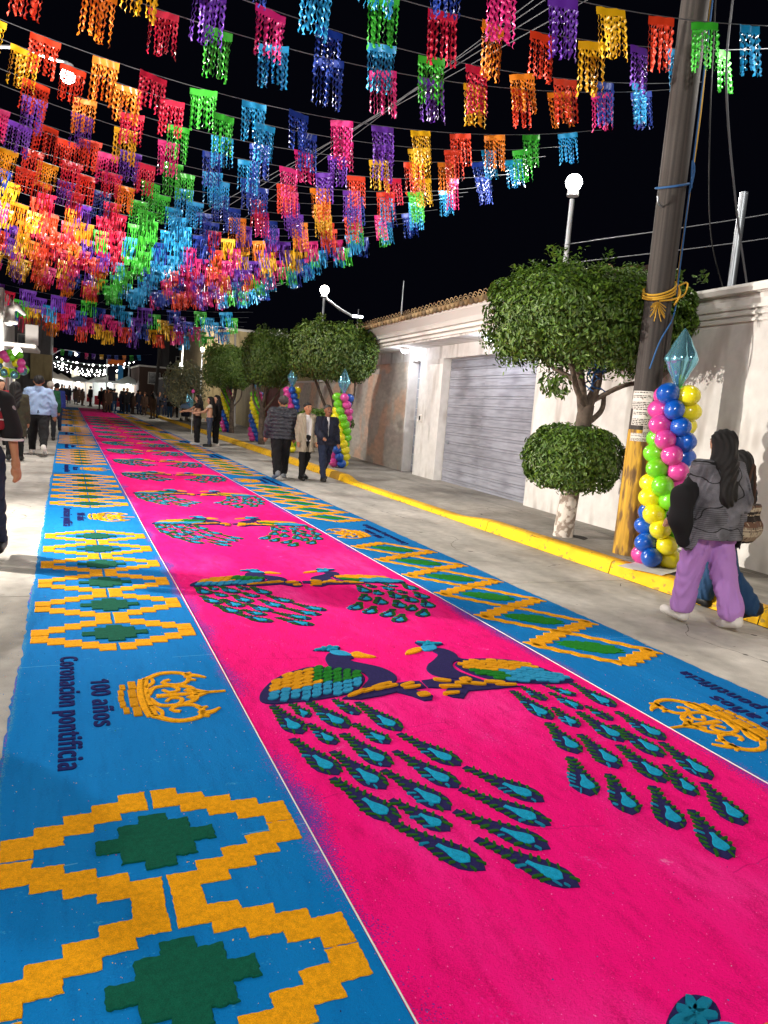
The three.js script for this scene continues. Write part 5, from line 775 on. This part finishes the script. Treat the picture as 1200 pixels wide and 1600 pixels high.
{
  // white house with a carved horse head, its balcony and lamp
  const h = thing('white_house', 'white lit house front at the left edge with a projecting balcony slab', 'house', [-4.4, 0, -33]);
  obj('wall', uvMetres(new THREE.BoxGeometry(4.2, 5.2, 7).translate(0, 2.6, -3.5)), M.white, h); obj('balcony', rb(1.5, 0.16, 5.5, 0.04, 2.5, 3.1, -3.2), M.trim, h); obj('balcony_end', rb(0.5, 0.85, 0.12, 0.03, 3.05, 3.6, -1.6), M.trim, h); obj('door', rb(0.05, 2.2, 1.1, 0.02, 2.12, 1.1, -2), std('#6a4a44', 0.6), h);
  for (const z of [-4.2, -5.8]) { const f = obj('window', rb(0.08, 1.2, 1.0, 0.02, 2.12, 1.6, z), M.trim, h); obj('pane', rb(0.06, 1.05, 0.85, 0.01, 2.15, 1.6, z), M.glowWin, f); }
  const hd = thing('horse_head', 'white carved horse head ornament high on the left house front', 'sculpture', [-2.02, 3.95, -32.6], 0.6);
  obj('bust', rb(0.4, 0.14, 0.4, 0.04, 0, -0.05, 0), M.trim, hd);
  obj('head', meshCaps([[[0, 0, -0.1], [0.02, 0.45, -0.02], 0.2, 0.14], [[0.02, 0.45, -0.02], [0.16, 0.58, 0.06], 0.14, 0.13], [[0.16, 0.58, 0.06], [0.46, 0.32, 0.16], 0.12, 0.075], [[0.05, 0.66, -0.02], [0.04, 0.8, -0.02], 0.04, 0.015], [[0.05, 0.66, 0.1], [0.04, 0.8, 0.12], 0.04, 0.015]], 0.05, 0.025), M.trim, hd);
  const l = thing('house_lamp', 'glaring lamp under the balcony of the white left house', 'lamp', [-1.75, 2.75, -32]); obj('bracket', rb(0.08, 0.1, 0.08, 0.02, 0, 0.24, 0), M.trim, l); obj('lamp_globe', new THREE.SphereGeometry(0.17, 16, 12), M.glow, l); pointLight(-1.75, 2.75, -32, 14, 0.15);
  const bc = thing('balloon_cluster', 'bunch of green yellow and blue balloons at the foot of the white left house', 'balloons', [-1.75, 1.5, -29]), r = rng(5);
  for (let i = 0; i < 26; i++) { const b = obj('balloon', balGeo, [balMat.green, balMat.yellow, foilMat, balMat.green, balMat.pink][i % 5], bc); b.position.set((r() - 0.5) * 0.9, 0.35 + 0.75 * r(), (r() - 0.5) * 0.7); b.scale.setScalar(0.12 + 0.04 * r()); }
  obj('stand', cyl(0.03, 0.03, 1.9, 8).translate(0, -1.5, 0), M.paleSteel, bc);
  building('grey_house', 'tall grey unlit house side beyond the white house on the left', 'house', [-7, -1.15, 7.2, -62, -76], M.grey, [[1.2, 4.6, 0.9, 1.1], [-0.6, 4.6, 0.9, 1.1]]);
  tag(obj('wall_sign', rb(1.5, 1.9, 0.12, 0.03, -1.75, 2.9, -61.85), M.cream), 'pale yellow blank panel on the side of the grey left house', 'sign');
  building('brick_house', 'dark brick house with a low pale wall at the far right of the street', 'house', [6.3, 16, 4.0, -74, -84], M.darkBrick, [[-3.5, 3.0, 1.0, 1.0], [0, 3.0, 1.0, 1.0]]);
  building('low_house', 'low pale grey house wall behind the distant group on the right', 'house', [7.9, 16, 2.9, -66, -73.8], M.grey, [[-2.6, 1.6, 0.9, 0.9, true], [-0.9, 1.6, 0.8, 0.9]]);
  building('yellow_house', 'yellowish house with a dark window above the fourth topiary tree', 'house', [8.6, 18, 6.3, -52, -64], M.cream, [[1.9, 5.1, 1.3, 1.0], [4.2, 5.1, 1.1, 1.0], [-3.4, 3.2, 0.9, 1.2]]);
  building('dark_house', 'tall dark house block behind the lamp at the far right', 'house', [10.4, 20, 9.2, -86, -98], std('#2e2c30', 0.95), [[-3.4, 7.4, 1.3, 1.2], [-1, 7.4, 1.3, 1.2], [-3.4, 5.2, 1.2, 1.2]]);
  building('far_house', 'distant house closing the left side of the market street', 'house', [-9, -2.2, 6.2, -92, -110], M.grey, [[2, 4.4, 0.9, 1], [0.2, 4.4, 0.9, 1]]);
  building('end_house', 'distant house at the closed end of the market street', 'house', [-3, 12, 6, -150, -160], std('#3b3735', 0.95), [[-3, 4, 1.2, 1.2, true], [1, 4, 1.2, 1.2], [4, 4, 1.2, 1.2, true]]);
  // near left row of houses, outside the frame; its wall lamps light the right hand walls
  building('left_row_house', 'plain house row along the left pavement outside the picture', 'house', [-9, -4.6, 4.4, 4, -27], M.white, []);
  const fl = thing('flood_lamp', 'wall flood lamp on the left house row outside the picture', 'lamp', [-4.5, 2.35, -9.2]); obj('lamp_housing', rb(0.14, 0.3, 0.44, 0.03, -0.02, 0, 0), M.black, fl); obj('lamp_panel', rb(0.02, 0.22, 0.36, 0.005, 0.06, 0, 0), M.glow, fl);
  const sp = new THREE.SpotLight('#fff6ea', LIGHT.flood, 0, 0.85, 0.5, 2); sp.position.set(-4.38, 2.35, -9.2); sp.target.position.set(7.3, 2.0, -7.6); sp.castShadow = true; sp.shadow.radius = 3; scene.add(sp, sp.target);
  // distant market
  const rr = rng(23), stallMat = [M.tent, std('#cfd8d4', 0.8), std('#d8cfc0', 0.8)];
  [[4.1, -82, 3.2, 'white canopy market stall right of the far end of the carpet'], [5.6, -78, 2.6, 'pale market stall in front of the low grey house'], [-1.4, -84, 2.4, 'bright market stall at left beyond the carpet end'], [1.4, -104, 3.4, 'pinkish lit stall at the very end of the street'], [3.6, -96, 3, 'second row white stall behind the far crowd'], [-0.6, -96, 2.6, 'small lit stall behind the crowd at far left']].forEach(([x, z, w, lb], i) => {
    const t = thing('market_stall', lb, 'market stall', [x, 0, z]);
    for (const sx of [-1, 1]) for (const sz of [-1, 1]) obj('post', cyl(0.04, 0.04, 2.3, 8).translate(sx * w / 2, 0, sz * 1.1), M.paleSteel, t);
    obj('canopy', new THREE.ConeGeometry(w * 0.78, 0.8, 4, 1).rotateY(Math.PI / 4).scale(1, 1, 2.4 / w).translate(0, 2.7, 0), stallMat[i % 3], t); obj('back_cloth', rb(w, 2.2, 0.05, 0.02, 0, 1.15, -1.1), stallMat[(i + 1) % 3], t); obj('counter', rb(w * 0.9, 0.9, 0.7, 0.03, 0, 0.45, 0.7), C.red, t);
    obj('lamp_bulb', new THREE.SphereGeometry(0.15, 10, 8).translate(0, 2.15, 0.3), M.glow, t); pointLight(x, 2.1, z + 0.35, 8, 0.12, i === 3 ? '#ffd8c4' : '#f6fbff');
  });
  const bulb = new THREE.SphereGeometry(0.075, 8, 6), bulbS = new THREE.SphereGeometry(0.035, 6, 4);
  for (let k = 0; k < 5; k++) {
    const z = -76 - 6 * k, t = thing('light_string', `${ORD[k]} string of white bulbs from the near end over the distant market`, 'string lights', [0, 0, z], 0, 'strings of bulbs over the market'), pts = [];
    for (let i = 0; i <= 8; i++) { const u = i / 8; pts.push([-1.8 + 8 * u, 4.6 - 1.2 * 4 * u * (1 - u) * (0.6 + 0.2 * (k % 3)) - 0.1 * k, 0]); }
    obj('wire', tube(pts, 0.012, 24, 4), M.wire, t); const cv = new THREE.CatmullRomCurve3(pts.map((p) => V(...p)));
    for (let i = 0; i < 18; i++) { const p = cv.getPointAt((i + 0.5 * rr()) / 18), b = obj('light_bulb', i % 3 ? bulbS : bulb, M.glow, t); b.position.set(p.x, p.y - 0.1, (rr() - 0.5) * 0.4); }
  }
  const ban = thing('banner_gate', 'gate of posts with orange and blue cloths beside the far market stalls', 'gate', [4.9, 0, -80]);
  obj('post', cyl(0.07, 0.07, 4.6, 8).translate(-1.2, 0, 0), M.paleSteel, ban); obj('post', cyl(0.07, 0.07, 4.6, 8).translate(0.9, 0, 0), M.paleSteel, ban); obj('blue_cloth', rb(0.5, 1.8, 0.04, 0.01, 0.1, 3.4, 0), cloth('#3b8ac4'), ban); obj('orange_cloth', rb(1.6, 0.5, 0.04, 0.01, -0.3, 4.4, 0.02), cloth('#e8742a'), ban); obj('dark_cloth', rb(0.7, 1.4, 0.04, 0.01, -0.7, 3.2, -0.03), C.navy, ban);
  lampPost('street_lamp', 'small street lamp glaring above the left of the distant market', [0.75, 4.4, -70], 0, 14, 0.12, [-2, 0]);
  lampPost('street_lamp', 'pale lamp beside the loose shrub tree, on a short post', [6.75, 3.55, -49.5], 0, 30, 0.13);
  lampPost('street_lamp', 'lamp on the corner of the yellowish house', [8.25, 4.72, -50.6], 0, 25, 0.13);
  tag(obj('white_pole', cyl(0.07, 0.05, 5.9, 10).rotateZ(0.04).translate(8.5, 0, -40.5), M.trim), 'white pole rising above the third topiary tree under the lower flags', 'pole');
  tag(obj('white_post', cyl(0.06, 0.05, 4.9, 10).translate(6.95, 0, -50.5), M.trim), 'slim white post behind the loose shrub tree', 'post');
  tag(obj('wooden_post', cyl(0.16, 0.12, 5.4, 10).rotateZ(-0.06).translate(7.1, 0, -68), M.wood), 'dark leaning utility pole before the far brick house', 'pole');
  const pm = thing('baby_stroller', 'dark baby stroller with pale hood parked at the kerb left of the stake', 'stroller', [6.35, 0, -44]);
  obj('seat', rb(0.45, 0.4, 0.6, 0.1, 0, 0.6, 0), C.navy, pm); obj('hood', new THREE.SphereGeometry(0.32, 16, 8, 0, 6.28, 0, 1.5).translate(0, 0.85, 0), C.pale, pm); for (const [wx, wz] of [[-0.22, 0.3], [0.22, 0.3], [-0.22, -0.3], [0.22, -0.3]]) obj('wheel', new THREE.TorusGeometry(0.12, 0.03, 8, 16).rotateY(Math.PI / 2).translate(wx, 0.15, wz), M.black, pm); obj('frame', [tube([[-0.2, 0.15, 0.3], [-0.2, 0.6, 0], [-0.2, 1.05, -0.45]], 0.015, 8, 6), tube([[0.2, 0.15, 0.3], [0.2, 0.6, 0], [0.2, 1.05, -0.45]], 0.015, 8, 6)], M.steel, pm);
}

renderer.render(scene, camera);
